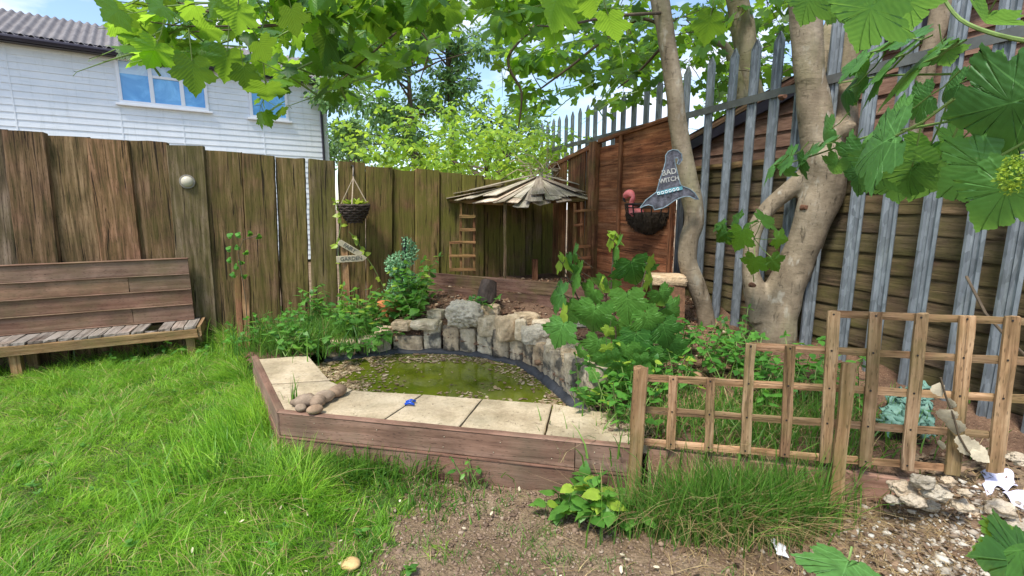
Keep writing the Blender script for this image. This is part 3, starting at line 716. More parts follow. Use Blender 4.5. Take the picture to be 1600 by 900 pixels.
# paving slabs: corners from the picture, on the top of the surround
def slab(px, label, dz=0, rnd=.006):
    q = [atZ(u, v, TOPZ + dz) for u, v in px]; c = sum(q, Vector()) / len(q)
    mb = MB(); V = []; n = len(q); th = .045; rim = []
    for i in range(n):      # slightly riven edge
        a, b = q[i], q[(i + 1) % n]; m = max(2, int((b - a).length / .05))
        for k in range(m):
            p = a.lerp(b, k / m); p = p + (c - p).normalized() * (-.001 + .004 * mnoise.noise(p * 30)); rim.append(p)
    N = len(rim); top = [p + Vector((0, 0, .002 * mnoise.noise(p * 9))) for p in rim]
    inn = [p + (c - p).normalized() * .007 + Vector((0, 0, .004)) for p in rim]; bot = [p - Vector((0, 0, th)) for p in rim]
    V = bot + top + inn; F = []
    for i in range(N):
        j = (i + 1) % N; F += [(i, j, N + j, N + i), (N + i, N + j, 2 * N + j, 2 * N + i)]
    F.append(tuple(2 * N + i for i in range(N)))
    if (q[1] - q[0]).cross(q[2] - q[1]).z < 0: F = [f[::-1] for f in F]
    mb.add(V, F); o = mb.build('paving_slab', M['slab'], None, origin=c)
    return tag(o, label, 'paving slab', 'buff paving slabs round the pond')
slab([(403, 562), (481, 556), (514, 594), (419, 600)], 'far left buff paving slab of the pond edge, next to the low stone blocks')
slab([(420, 602), (515, 596), (549, 609), (500, 640), (447, 642)], 'left buff paving slab with the pebbles lying on its front corner', 0)
slab([(551, 611), (658, 617), (596, 657), (484, 645)], 'front paving slab immediately right of the pebbles')
slab([(661, 617), (752, 624), (714, 669), (599, 658)], 'front paving slab with the blue clip lying on it')
slab([(755, 624), (862, 632), (848, 684), (718, 670)], 'front paving slab between the blue clip slab and the last slab', .001)
slab([(865, 632), (990, 652), (1012, 697), (852, 685)], 'last paving slab on the right, gritty and partly covered in soil, beside the trellis post')
# pebbles
def rock(name, c, sx, sy, sz, m, label=None, cat='stone', group=None, sub=3, amp=.12, boxy=0, rz=0, seed=None, parent=None, fr=2.2, pits=0, flat=False):
    import bmesh
    bm = bmesh.new(); bmesh.ops.create_icosphere(bm, subdivisions=sub, radius=.5)
    sd_ = seed if seed is not None else random.random() * 50; ofs = Vector((sd_, sd_ * 1.7, -sd_))
    Rz = Matrix.Rotation(rz, 3, 'Z')
    for v in bm.verts:
        p = v.co.copy() * 2
        if boxy:
            m_ = max(abs(p.x), abs(p.y), abs(p.z)); p = p.lerp(p / m_, boxy)
        p *= .5
        d = mnoise.noise(p * fr + ofs) * amp + mnoise.noise(p * fr * 3 + ofs) * amp * .4 + mnoise.noise(p * fr * 8 + ofs) * amp * .18
        if pits: d -= pits * max(0, mnoise.noise(p * 11 + ofs)) ** 1.0
        p = p * (1 + d * 2)
        v.co = Rz @ Vector((p.x * sx, p.y * sy, p.z * sz))
    me = bpy.data.meshes.new(name); bm.to_mesh(me); bm.free(); me.materials.append(m)
    if not flat: me.polygons.foreach_set('use_smooth', [True] * len(me.polygons))
    o = bpy.data.objects.new(name, me); link(o, parent); o.location = Vector(c) - (wloc(parent) if parent is not None else Vector())
    if label: tag(o, label, cat, group)
    return o
pebs = [(478, 634, 32, 'grey round pebble at the left of the pebble row, beside the grass sprig'), (497, 633, 30, 'brown pebble in the middle of the row on the paving'), (508, 626, 30, 'large tan pebble lying between the paving slabs'), (528, 617, 30, 'long brown pebble nearest the pond water'),
        (492, 645, 22, 'small front pebble nearest the timber edging'), (470, 641, 18, 'small grey pebble at the front left of the row'), (462, 632, 16, 'little dark pebble tucked behind the grass sprig'), (515, 620, 20, 'smooth grey pebble behind the large tan one'), (483, 622, 14, 'tiny pebble at the back of the row')]
for u, v, wpx, lb in pebs:
    p = atZ(u, v, TOPZ + .015); r = wpx * 3.1 / 760
    rock('pebble', p + Vector((0, 0, r * .22)), r * 1.05, r * .75, r * .62, M['pebble'], lb, 'pebble', 'pebbles on the pond edge', amp=.05, rz=random.uniform(0, 3), fr=1.3)
# blue clip
c = atZ(641, 631, TOPZ + .012)
clip = empty('plastic_clip', c, 'small blue plastic clip lying on the front paving', 'clip')
for dy in (-.018, .014):
    MB().tube([c + Vector((-.03, dy, .006)), c + Vector((0.0, dy + .008, .012)), c + Vector((.03, dy * 1.6 + .004, .006))], [.007, .011, .006], 8).build('jaw', M['blue'], clip, smooth=True)
MB().tube([c + Vector((.01, -.02, .012)), c + Vector((.01, .024, .012))], .005, 8).build('spring', M['galv'], clip)

# ================================================================= POND BLOCK WALL
sw = empty('stone_block_wall', (-.4, 4.3, .2), 'low curved wall of squared stone blocks standing round the back of the pond', 'wall')
cum = [0]
for a, b in zip(POND[:-1], POND[1:]): cum.append(cum[-1] + math.dist(a, b))
def pondpt(s, out=0):
    s = max(0, min(cum[-1] - 1e-4, s)); k = max(i for i in range(len(cum)) if cum[i] <= s)
    k = min(k, len(POND) - 2); a, b = Vector(POND[k]), Vector(POND[k + 1]); d = (b - a).normalized(); n = Vector((-d.y, d.x))
    if n.dot(Vector((-.35, 3.4)) - a) > 0: n = -n
    p = a.lerp(b, (s - cum[k]) / (cum[k + 1] - cum[k])) + n * out
    return Vector((p.x, p.y, 0)), Vector((d.x, d.y, 0)), Vector((n.x, n.y, 0))
s_ = .02
while s_ < cum[-1] - .05:
    L_ = random.uniform(.13, .19) if s_ > .62 else random.uniform(.24, .3)
    if s_ > cum[-1] - .35: L_ = random.uniform(.2, .3)
    mid = s_ + L_ / 2; p, d, n = pondpt(mid, .085 + random.uniform(-.008, .01)); hgt = (.245 if s_ > .62 else .19) + random.uniform(-.015, .015)
    if s_ > cum[-1] - .5: hgt = .30
    top = .185 + hgt if s_ > .62 else .33
    o = rock('stone_block', p + Vector((0, 0, top - hgt / 2)), (L_ - .002) * .97, .17, hgt * .98, M['block'], None, amp=.035, boxy=.93, rz=math.atan2(d.y, d.x), sub=4, fr=4, parent=sw)
    s_ += L_ + .004
# second tier at the right end, beside the sapling
rocks = [(726, 491, 60, 43, 4.25, 'large pale knobbly rock, biggest on the pond wall', 'paleconc', .06), (745, 492, 20, 22, 4.32, 'small round grey stone just right of the big knobbly rock', 'stone', 0), (766, 487, 30, 22, 4.45, 'small brown stone behind the pond wall under the log end', 'stone', 0),
         (761, 509, 30, 31, 4.15, 'squarish brown stone right of the big knobbly rock', 'stone', 0), (794, 512, 36, 40, 4.0, 'tall flat faced buff stone in the middle of the pond wall', 'stone', 0), (814, 516, 18, 34, 3.92, 'narrow upright stone right of the tall buff stone', 'stone', 0),
         (836, 523, 42, 27, 3.8, 'white topped wedge shaped stone on the bend of the pond wall', 'paleconc', 0), (822, 497, 40, 15, 4.2, 'flat thin stone lying behind the wedge shaped stone', 'stone', 0), (849, 508, 36, 16, 4.05, 'flat brown stone behind the wall near the sapling', 'stone', 0),
         (682, 492, 26, 17, 4.5, 'small buff stone left of the big knobbly rock', 'stone', 0), (665, 507, 42, 13, 4.3, 'long flat stone lying on the pond wall left of the knobbly rock', 'stone', 0), (628, 508, 30, 15, 4.3, 'flat stone lying at the left end of the curved block wall', 'stone', 0), (600, 516, 26, 11, 4.28, 'thin slab of stone at the far left of the loose stones', 'stone', 0),
         (897, 554, 40, 32, 3.35, 'pitted brown rock on the right end of the pond wall', 'stone', .05), (868, 540, 30, 20, 3.55, 'buff stone half under the drooping sapling leaf', 'stone', 0), (885, 525, 30, 24, 3.7, 'grey stone behind the pitted brown rock', 'stone', 0), (905, 500, 40, 20, 3.9, 'pale stone in the bed below the sapling stems', 'paleconc', 0), (870, 512, 26, 18, 3.9, 'tan stone above the drooping sapling leaf', 'stone', 0)]
for u, v, a, b, Y, lb, mt, pit in rocks:
    p = atY(u, v, Y); k = (Y + .25) / 760; sz_ = b * k * 1.04
    rock('rock', p, a * k * 1.0, a * k * .8, sz_ * .97, M[mt], lb, 'rock', 'loose rocks on the pond wall', amp=.13 if pit > .055 else .075, boxy=.2 if pit > .055 else .62, rz=random.uniform(-.3, .3), sub=5, pits=pit * 3, fr=2.4)
# packing soil behind the wall is the bed; more small rubble = stuff
# liner
ln = MB(); V = []; F = []; n = 150
for i in range(n + 1):
    s_ = cum[-1] * i / n; p, d, nn = pondpt(s_)
    wv = .5 + .5 * math.sin(s_ * 38 + 6 * mnoise.noise(Vector((s_ * 5, 0, 0)))) * (.4 + abs(mnoise.noise(Vector((s_ * 9, 3, 0)))) * 1.6); amp = .004 + .016 * max(0, min(1, (s_ - 1.6) / .6))
    tt = .20 + .015 * max(0, min(1, (s_ - 1.7) / .5)); V += [p + nn * .03 + Vector((0, 0, tt + .012 * wv)), p - nn * (.008 + amp * wv) + Vector((0, 0, tt - .008 + .02 * wv + .02 * mnoise.noise(p * 9))), p - nn * (.03 + amp * (.7 + .6 * wv)) + Vector((0, 0, .186)), p - nn * (.03 + amp) + Vector((0, 0, .15))]
for i in range(n):
    for k in range(3): F.append((4 * i + k, 4 * i + k + 1, 4 * i + 5 + k, 4 * i + 4 + k))
ln.add(V, F); a = Vector((inner2.x, inner2.y, .24)); pts = [a + Vector((-.10, .05, 0)), Vector((inner0.x, inner0.y, .24)), Vector((inner1.x, inner1.y, .24))]
V = []; F = []
for i in range(61):
    t = i / 60 * 2; q = pts[0].lerp(pts[1], t) if t < 1 else pts[1].lerp(pts[2], t - 1)
    V += [q + Vector((0, -.02, 0)), q + Vector((.012, .012 + .008 * math.sin(i * 1.9), -.03)), q + Vector((.02, .02 + .008 * math.sin(i * 2.3), -.1))]
for i in range(60): F += [(3 * i, 3 * i + 1, 3 * i + 4, 3 * i + 3), (3 * i + 1, 3 * i + 2, 3 * i + 5, 3 * i + 4)]
ln.add(V, F)
o = ln.build('pond_liner', M['liner'], None, smooth=True, origin=(-.4, 3.8, .2)); tag(o, 'crumpled black rubber pond liner round the waterline', 'pond liner')
so = o.modifiers.new('s', 'SOLIDIFY'); so.thickness = .004

# floating debris on the water
def quads(name, pos, size, m, tilt=.2, flat=True, kind='stuff', asp=.6, norm=None, parent=None):
    n = len(pos); a = RNG.uniform(0, 2 * np.pi, n); t1 = RNG.normal(0, tilt, n); t2 = RNG.normal(0, tilt, n)
    ux = np.stack([np.cos(a), np.sin(a), t1], 1) * size[:, None]; uy = np.stack([-np.sin(a), np.cos(a), t2], 1) * size[:, None] * asp
    b = np.array([[-1, 0], [-.4, -.8], [.5, -.7], [1, 0], [.4, .8], [-.5, .7]]) * .5
    V = (pos[:, None] + ux[:, None] * b[None, :, :1] + uy[:, None] * b[None, :, 1:]).reshape(-1, 3)
    T = (np.arange(n)[:, None, None] * 6 + np.array([[0, 1, 2], [0, 2, 3], [0, 3, 4], [0, 4, 5]])[None]).reshape(-1, 3)
    o = npmesh(name, V, T, m, parent)
    if kind: o['kind'] = kind
    return o
s_ = NT('debris'); g_ = s_.new('ShaderNodeNewGeometry'); M['debris'] = s_.done(s_.ramp(g_.outputs['Random Per Island'], [(0, (.10, .065, .035)), (.45, (.27, .18, .10)), (.8, (.42, .32, .19)), (1, (.55, .46, .3))]), .8)
n = 24000; x = RNG.uniform(-1.75, .55, n); y = RNG.uniform(2.9, 4.35, n)
dens = np.clip((vnoise(x, y, 3.5, 31) * .6 + vnoise(x, y, 11, 32) * .4 - .52) * 4, 0, 1)
cx, cy = -.35, 3.62; ex = ((x - cx) / .72) ** 2 + ((y - cy) / .5) ** 2
rb_ = np.clip((x - .0) * 2.0, 0, .8) * np.clip(vnoise(x, y, 6, 35) * 2.2 - .3, 0, 1) + np.clip((-.95 - x) * 2.5, 0, .8) + np.clip((y - (3.95 + .0 * x)) * 5, 0, .6) * (x > -.9)
keep = inpoly(x, y, PONDPOLY) & (RNG.random(n) < np.clip(dens * .25 + rb_ * 1.1 * (vnoise(x, y, 9, 36) > .36) + .01, 0, .95))
x, y = x[keep], y[keep]
quads('floating_debris', np.stack([x, y, .174 + RNG.uniform(0, .004, len(x))], 1), RNG.gamma(3, .0065, len(x)) + .004, M['debris'], .08)

# ================================================================= BACK BOARDS, LOG, STAND
A_, B_ = atZ(668, 425, .76), atZ(948, 447, .78)
rb = empty('raised_bed_board', (A_ + B_) / 2 - Vector((0, 0, .3)), 'brown timber boards with a leaning end peg holding up the back of the raised bed', 'edging')
dA = (B_ - A_); dA.z = 0
plank('board', A_ - Vector((0, 0, .07)), B_ - Vector((0, 0, .07)), .13, .03, (0, 0, 1), M['oldboard'], rb)
plank('board', A_ - Vector((0, 0, .21)), B_ - Vector((0, 0, .21)), .135, .03, (0, 0, 1), M['oldboard'], rb)
nb_ = Vector((dA.y, -dA.x, 0)).normalized()
if nb_.y > 0: nb_ = -nb_
plank('peg', atZ(659, 470, .42) , atZ(664, 424, .77), .07, .05, dA, M['rawwood'], rb)
lc = atY(762, 449, 4.62)
lg = empty('log_stump', lc, 'short dark log stump resting against the back board of the bed', 'log')
ax = Vector((.1, .25, .55)).normalized()
MB().tube([lc - ax * .16, lc - ax * .05, lc + ax * .06], [.085, .088, .08], 20, .25).build('log', M['wicker'], lg, smooth=False)
# stand with slab top
c = atY(1037, 436, 4.2)
st = empty('stone_topped_stand', c - Vector((0, 0, .45)), 'rustic low stand with a pale stone slab top beside the thin trunk', 'stand')
rock('slab', c, .36, .26, .085, M['standtop'], amp=.02, boxy=.9, rz=-.15, sub=4, parent=st, fr=3)
plank('side_panel', atY(1052, 503, 4.12), c + Vector((.075, -.05, -.03)), .15, .16, (1, 0, 0), M['rattan'], st)
plank('leg', atY(1020, 500, 4.15), c + Vector((-.10, -.04, -.03)), .06, .05, (1, 0, 0), M['brownwood'], st)
plank('back_panel', c + Vector((0, .10, -.42)), c + Vector((0, .08, -.03)), .28, .03, (1, 0, 0), M['brownwood'], st)

# ================================================================= SHINGLE CORNER ROOF
apex = atY(842, 282, 6.6)
sr = empty('shingle_corner_roof', apex, 'little fan shaped roof of weathered silver shingles in the fence corner', 'roof')
edge = [(702, 312, 6.2), (716, 316, 6.1), (732, 312, 6.0), (748, 318, 5.92), (764, 314, 5.86), (780, 321, 5.82), (797, 319, 5.80), (814, 322, 5.78), (832, 317, 5.78), (850, 321, 5.8), (866, 316, 5.83), (882, 318, 5.87), (896, 310, 5.93), (912, 311, 6.0), (919, 307, 6.1)]
for layer in (0, 1):
    for i, (u, v, Y) in enumerate(edge):
        if layer and i % 2: continue
        t = atY(u + random.uniform(-4, 4) + layer * 5, v + random.uniform(-3, 3) - layer * 9, Y + layer * .1); a = apex + Vector((random.uniform(-.03, .03), -.02, .012 * i % .03 + layer * .03)) + (t - apex) * .04
        side = (t - a).cross(Vector((0, 0, 1))).normalized(); up = side.cross(t - a).normalized()
        if up.z < 0: up = -up
        W0, W1 = .06, .20 * random.uniform(.85, 1.15); q = [a - side * W0 / 2, a + side * W0 / 2]
        tip = (t - a).normalized(); j1, j2 = random.uniform(-.05, .05), random.uniform(-.05, .05)
        e = [t + side * W1 / 2 + tip * j1, t + side * W1 * .12 + tip * random.uniform(-.02, .06), t - side * W1 / 2 + tip * j2]
        V = q + e; V = V + [p + up * .008 for p in V]; lift = up * (.012 * (i % 3))
        V = [p + lift for p in V]
        F = [(4, 3, 2, 1, 0), (5, 6, 7, 8, 9)] + [(k, (k + 1) % 5, 5 + (k + 1) % 5, 5 + k) for k in range(5)]
        # local frame so the grain runs along the shingle
        X = tip; Y_ = up.cross(X).normalized(); Z = X.cross(Y_); Mx = Matrix((X, Y_, Z)).transposed()
        me = bpy.data.meshes.new('shingle'); me.from_pydata([tuple(Mx.transposed() @ (p - a)) for p in V], [], F); me.update(); me.materials.append(M['shingle'])
        o = bpy.data.objects.new('shingle', me); link(o, sr); m4 = Mx.to_4x4(); m4.translation = a - wloc(sr); o.matrix_local = m4
for u0, v0, Y0, u1, v1, Y1 in ((789, 436, 5.85, 789, 316, 5.85),):
    p = atY(789, 440, 5.85); plank('support_post', Vector((p.x, p.y, .3)), atY(789, 318, 5.85), .035, .035, (1, 0, 0), M['mossboard'], sr)
plank('eave_rail', atY(704, 314, 6.22), atY(790, 318, 5.88), .05, .03, (0, 0, 1), M['darkslat'], sr)
plank('eave_rail', atY(790, 318, 5.88), atY(915, 311, 6.02), .05, .03, (0, 0, 1), M['darkslat'], sr)
# short peg + bent hook on the fence
p = atY(836, 405, 6.3); o = plank('garden_stake', Vector((p.x, p.y, .3)), p, .075, .06, (1, 0, 0), M['brownwood'], None); tag(o, 'short reddish wooden stake standing under the corner roof', 'stake')
# trellis ladders
def ladder(name, lb, ul, ur, vt, vb, rungs, Y, m, extra=None):
    q = atY((ul + ur) / 2, vt, Y); e = empty(name, q - Vector((0, 0, .6)), lb, 'trellis', 'small ladder trellises on the corner fences')
    A, B = atY(ul, vt, Y), atY(ur, vt, Y)
    return e
e = empty('ladder_trellis', atY(722, 428, 6.0), 'small brown ladder trellis fixed to the sleeper fence left of the corner roof', 'trellis')
Yl = 6.08
for u, v0, v1 in ((720, 318, 424), (741, 318, 428), (704, 377, 424)): plank('upright', atY(u, v1, Yl), atY(u, v0, Yl), .028, .022, (1, 0, 0), M['darkslat'], e)
for v, a, b in ((338, 718, 743), (359, 718, 743), (379, 702, 743), (400, 702, 743), (421, 702, 743)): plank('rung', atY(a, v, Yl - .03), atY(b, v, Yl - .03), .036, .014, (0, 0, 1), M['darkslat'], e)
e = empty('ladder_trellis', atY(915, 428, 5.4), 'narrow red brown ladder trellis against the upright planks in the corner', 'trellis')
Yl = 5.75
for u, v0, v1 in ((898, 318, 430), (909, 316, 430), (920, 383, 440)): plank('upright', atY(u, v1, Yl), atY(u, v0, Yl), .034, .025, (1, 0, 0), M['brownwood'], e)
for v, a, b in ((330, 897, 931), (352, 897, 911), (386, 897, 923), (404, 897, 923), (420, 897, 923)): plank('rung', atY(a, v, Yl - .03), atY(b, v - 2, Yl - .03), .03, .014, (0, 0, 1), M['brownwood'], e)

# ================================================================= HANGING BASKET
hb = atY(553, 321, 5.0) if 0 else onplane(553, 321, fp + fn * .25, fn)
kz = (hb.y + .3) / 760
bk = empty('hanging_basket', hb, 'dark wicker hanging basket on pale cords from the top of the sleeper fence', 'basket')
mb = MB(); rr = 21.5 * kz; hh = 24 * kz; nr = 8
for i in range(nr):
    t = i / (nr - 1); r = rr * (1 - .55 * t ** 1.8); z = -hh * t
    pts = []
    for k in range(37):
        a = 2 * math.pi * k / 36; pts.append(hb + Vector((r * math.cos(a), r * math.sin(a), z + .006 * math.sin(a * 9 + i * math.pi))) + Vector((random.uniform(-1, 1), random.uniform(-1, 1), random.uniform(-1, 1))) * .003)
    mb.tube(pts, .0105 if i else .014, 6)
for k in range(18):
    a = 2 * math.pi * k / 18; mb.tube([hb + Vector((rr * (1 - .55 * t ** 1.8) * math.cos(a), rr * (1 - .55 * t ** 1.8) * math.sin(a), .012 - hh * t)) for t in (0, .3, .6, .85, 1)], .005, 5)
V = []; F = []
for i in range(8):
    t = i / 7; r = (rr - .01) * (1 - .55 * t ** 1.8)
    for k in range(24): V.append(hb + Vector((r * math.cos(k * math.pi / 12), r * math.sin(k * math.pi / 12), -hh * t)))
for i in range(7):
    for k in range(24): F.append((i * 24 + k, i * 24 + (k + 1) % 24, i * 24 + 24 + (k + 1) % 24, i * 24 + 24 + k))
F.append(tuple(range(7 * 24, 8 * 24))); F.append(tuple(range(24)))
mb.add(V, F); mb.build('bowl', M['wicker'], bk)
hk = onplane(552, 262, fp + fn * .2, fn); hk2 = onplane(552, 278, fp + fn * .25, fn)
mb = MB()
for a in (.1, math.pi - .1, -1.4): mb.tube([hk2, hb + Vector((rr * .95 * math.cos(a), rr * .95 * math.sin(a), 0))], .006, 6)
mb.tube([hk, hk2], .008, 6); mb.build('cord', M['rope'], bk)
MB().tube([hk - fn * .24, hk + Vector((0, 0, .03)) - fn * .1, hk + Vector((0, 0, .02)), hk - Vector((0, 0, .02)) + fn * .02, hk2 + Vector((0, 0, .02))], .006, 6).build('hook', M['iron'], bk)
# ================================================================= ARROW SIGN
sgp = onplane(540, 440, fp + fn * .35, fn)
ks = (sgp.y + .3) / 760
sg = empty('arrow_signpost', Vector((sgp.x, sgp.y, .28)), 'wooden post with two pale arrow boards lettered in black below the hanging basket', 'sign')
pt = onplane(539, 386, fp + fn * .35, fn)
plank('post', Vector((sgp.x + .01, sgp.y, .2)), pt, .075, .05, (1, 0, 0), M['rawwood'], sg)
def text_obj(s, size, m, parent, M4, ext=.001):
    cu = bpy.data.curves.new('lettering', 'FONT'); cu.body = s; cu.size = size; cu.align_x = 'CENTER'; cu.align_y = 'CENTER'; cu.extrude = ext; cu.offset = .0008
    o = bpy.data.objects.new('lettering', cu); cu.materials.append(m); S.collection.objects.link(o)
    dg = bpy.context.evaluated_depsgraph_get(); me = bpy.data.meshes.new_from_object(o.evaluated_get(dg)); bpy.data.objects.remove(o)
    me.materials.clear(); me.materials.append(m)
    o = bpy.data.objects.new('lettering', me); link(o, parent); L_ = wloc(parent); M4 = M4.copy(); M4.translation -= L_; o.matrix_local = M4
    return o
def arrow(uc, vc, ang, wpx, hpx, tip, txt, tsz):
    c = onplane(uc, vc, fp + fn * .39, fn); X = Matrix.Rotation(-ang, 3, fn) @ fdv; Z = fn.copy(); Y_ = Z.cross(X)
    if Y_.z < 0: Y_ = -Y_; X = Y_.cross(Z)
    w2, h2, t = wpx * ks / 2, hpx * ks / 2, .016; tl = h2 * 1.3
    o2 = [(-w2, -h2), (w2 - tl, -h2), (w2, 0), (w2 - tl, h2), (-w2, h2)] if tip > 0 else [(-w2, -h2 * .6), (-w2 + h2 * .5, -h2), (w2, -h2), (w2, h2), (-w2 + h2 * .4, h2), (-w2, h2 * .5)]
    n = len(o2); V = [c + X * x + Y_ * y - Z * t / 2 for x, y in o2] + [c + X * x + Y_ * y + Z * t / 2 for x, y in o2]
    F = [tuple(range(n))[::-1], tuple(range(n, 2 * n))] + [(k, (k + 1) % n, n + (k + 1) % n, n + k) for k in range(n)]
    o = MB().add(V, F).build('arrow_board', M['signwood'], sg, bevel=.002)
    Mx = Matrix((X, Y_, Z)).transposed().to_4x4(); Mx.translation = c + Z * (t / 2 + .002) - X * .008
    # lettering is a sub-part of its board
    tx = text_obj(txt, tsz, M['ink'], sg, Mx); tx.parent = o; 
arrow(547, 388, R(34), 37, 8.5, -1, 'FAIRY', .055)
arrow(550, 404, R(-1), 44, 9.5, 1, 'GARDEN', .058)

# ================================================================= WALL BASKET, FLAMINGO, HAT
wb = onplane(1001, 319, cp_ + cn * .14, cn)   # rim centre
kw = (wb.y + .1) / 760
wk = empty('wall_basket', wb, 'half round black iron wall basket lined with dark coconut fibre on the brown fence', 'basket')
def hr(t, z, r): # half ring point, t 0..1
    a = math.pi * t; return wb - cdv * (math.cos(a) * r * -1) + cn * (math.sin(a) * r * .75 - .12) + Vector((0, 0, z))
Rr = .29; mb = MB()
mb.tube([hr(k / 20, 0, Rr) for k in range(21)], .010, 6); mb.tube([hr(k / 20, -.035, Rr * .985) for k in range(21)], .006, 6); mb.tube([hr(0, 0, Rr), hr(1, 0, Rr)], .008, 6)
for k in range(9):
    t = k / 8; mb.tube([hr(t, 0, Rr), hr(t, -.1, Rr * .93), hr(t, -.2, Rr * .7), hr(t, -.29, Rr * .3), wb - cn * .1 + Vector((0, 0, -.31))], .0075, 6)
mb.build('iron_frame', M['iron'], wk)
V = []; F = []
for i in range(12):
    t = i / 11; r = Rr * .93 * math.sqrt(max(0, 1 - t ** 2.2))
    for k in range(25):
        p = hr(k / 24, -.085 - .21 * t, r * .97); V.append(p + Vector((1, 1, 1)) * 0.02 * mnoise.noise(p * 22))
for i in range(11):
    for k in range(24): F.append((i * 25 + k, i * 25 + k + 1, (i + 1) * 25 + k + 1, (i + 1) * 25 + k))
F.append(tuple(range(25))[::-1])
MB().add(V, F).build('fibre_liner', M['coco'], wk, smooth=True)
n = 1500; t = RNG.random(n); zz = RNG.random(n); pts = np.array([tuple(hr(a, -.09 - .20 * b, Rr * .95 * math.sqrt(1 - b ** 2.2))) for a, b in zip(t, zz)])
o = quads('fibre_tufts', pts, RNG.uniform(.02, .05, n), M['coco'], 1.2, asp=.08, parent=wk)
o.data.transform(Matrix.Translation(-wloc(wk)))
# flamingo : one continuous body with a curled neck
fc = onplane(988, 330, cp_ + cn * .12, cn); fk = kw
flm = empty('flamingo', fc, 'pink plastic flamingo sitting with curled neck in the wall basket', 'ornament')
def fx(u, v, o=0): return onplane(u, v, cp_ + cn * (.15 + o), cn)
mb = MB()
mb.tube([fx(1004, 333), fx(999, 334), fx(993, 333), fx(988, 330), fx(985, 323), fx(987, 315), fx(990, 308), fx(988, 303), fx(983, 301), fx(978, 305), fx(976, 309)],
        [.03, .06, .07, .055, .032, .027, .03, .036, .042, .036, .022], 16)
bd = mb.build('body', M['pink'], flm, smooth=True)
sbd = bd.modifiers.new('s', 'SUBSURF'); sbd.levels = 1; sbd.render_levels = 2
MB().tube([fx(976.5, 307), fx(974.5, 311), fx(976.5, 315), fx(979, 316)], [.015, .014, .010, .003], 10).build('beak', M['iron'], flm, smooth=True)
MB().tube([fx(981, 302, .024), fx(981, 302, .03)], .006, 8).build('eye', M['iron'], flm)
# hat sign
hat_px = [(1000, 325), (1009, 313), (1018, 306), (1026, 300), (1031, 281), (1037, 264), (1040, 252), (1040, 243), (1044, 237), (1051, 234), (1059, 235), (1065, 241), (1066, 250), (1061, 257), (1058, 256), (1060, 250), (1058, 246), (1054, 248), (1055, 256), (1059, 272), (1063, 288), (1066, 291), (1077, 295), (1086, 302), (1092, 312), (1086, 311), (1078, 307), (1070, 307), (1063, 309), (1054, 313), (1043, 321), (1036, 325), (1022, 328), (1020, 322), (1013, 320), (1006, 322)]
HY = 4.02; hpn = Vector((.08, -1, .02)).normalized(); hpp = atY(1045, 290, HY)
def hx(u, v, o=0): return onplane(u, v, hpp + hpn * o, hpn)
hatmat = plain('worn_hat_paint', (.085, .085, .105), .75, .85, 26, .5)
ht = empty('witch_hat_sign', hpp, 'worn grey witch hat sign with curled tip and lettering hung on the thin trunk', 'sign')
n = len(hat_px); V = [hx(u, v, -.006) for u, v in hat_px] + [hx(u, v, .006) for u, v in hat_px]
F = [tuple(range(n)), tuple(range(n, 2 * n))[::-1]] + [(k, n + k, n + (k + 1) % n, (k + 1) % n) for k in range(n)]
MB().add(V, F).build('hat_board', hatmat, ht)
edge_m = plain('blue_grey_trim', (.17, .23, .27), .7, .5, 20, .2)
mb = MB(); mb.tube([hx(u, v, .007) for u, v in hat_px + hat_px[:1]], .0045, 5); mb.build('trim', edge_m, ht)
band = [(1026, 300), (1040, 296), (1052, 293), (1066, 291), (1067, 296), (1054, 299), (1041, 303), (1027, 305)]
n = len(band); V = [hx(u, v, .0075) for u, v in band] + [hx(u, v, .0105) for u, v in band]
F = [tuple(range(n, 2 * n))[::-1], tuple(range(n))] + [(k, n + k, n + (k + 1) % n, (k + 1) % n) for k in range(n)]
MB().add(V, F).build('hat_band', plain('teal_band', (.10, .30, .36), .6, .3, 20, .1), ht)
mb = MB()
for u, v in ((1029, 302.3), (1035, 301), (1041, 299.6), (1047, 298.2), (1053, 296.8), (1059, 295.4)):
    ctr = hx(u, v, .0125); mb.tube([ctr + Vector((.010 * math.cos(a), 0, .010 * math.sin(a))) for a in np.linspace(0, 2 * np.pi, 13)], .0028, 5)
mb.build('band_rings', M['white'], ht)
X = (hx(1060, 288) - hx(1040, 292)).normalized(); Z = hpn; Y_ = Z.cross(X)
if Y_.z < 0: Y_ = -Y_; 
Mx = Matrix((X, Y_, X.cross(Y_))).transposed().to_4x4()
for s_, u, v, sz in (('BAD', 1045.5, 269, .062), ('WITCH', 1045.5, 281, .050)):
    m4 = Mx.copy(); m4.translation = hx(u, v, .009); text_obj(s_, sz, plain('cream_paint', (.42, .42, .39), .7, .3, 20, .1), ht, m4)

# ================================================================= STEPPED TRELLIS
tpn = n2; tpp = Vector((P0.x, P0.y, 0)) + n2 * .02
def tx(u, v, o=0): return onplane(u, v, tpp + tpn * o, tpn)
tr = empty('stepped_trellis', tx(1250, 720), 'stepped wooden lattice trellis rising to the right behind the rough grass', 'trellis')
vt_ = [((1052, 588), (1048, 700), 15), ((1110, 591), (1107, 706), 15), ((1173, 537), (1164, 708), 17), ((1235, 540), (1226, 712), 17), ((1303, 487), (1289, 722), 20), ((1369, 488), (1352, 728), 20), ((1440, 490), (1417, 734), 20), ((1512, 493), (1488, 742), 23), ((1583, 495), (1554, 738), 24)]
for a, b, wp in vt_:
    A, B = tx(*b), tx(*a); plank('upright', A, B, wp * (A.y + .45) / 760 * .74, .016, fd, M['trellis'], tr, wob=.0025, end=.004)
rl_ = [((1297, 491), (1640, 503)), ((1171, 541), (1640, 566)), ((1008, 590), (1640, 626)), ((1004, 640), (1545, 679)), ((1004, 690), (1482, 731))]
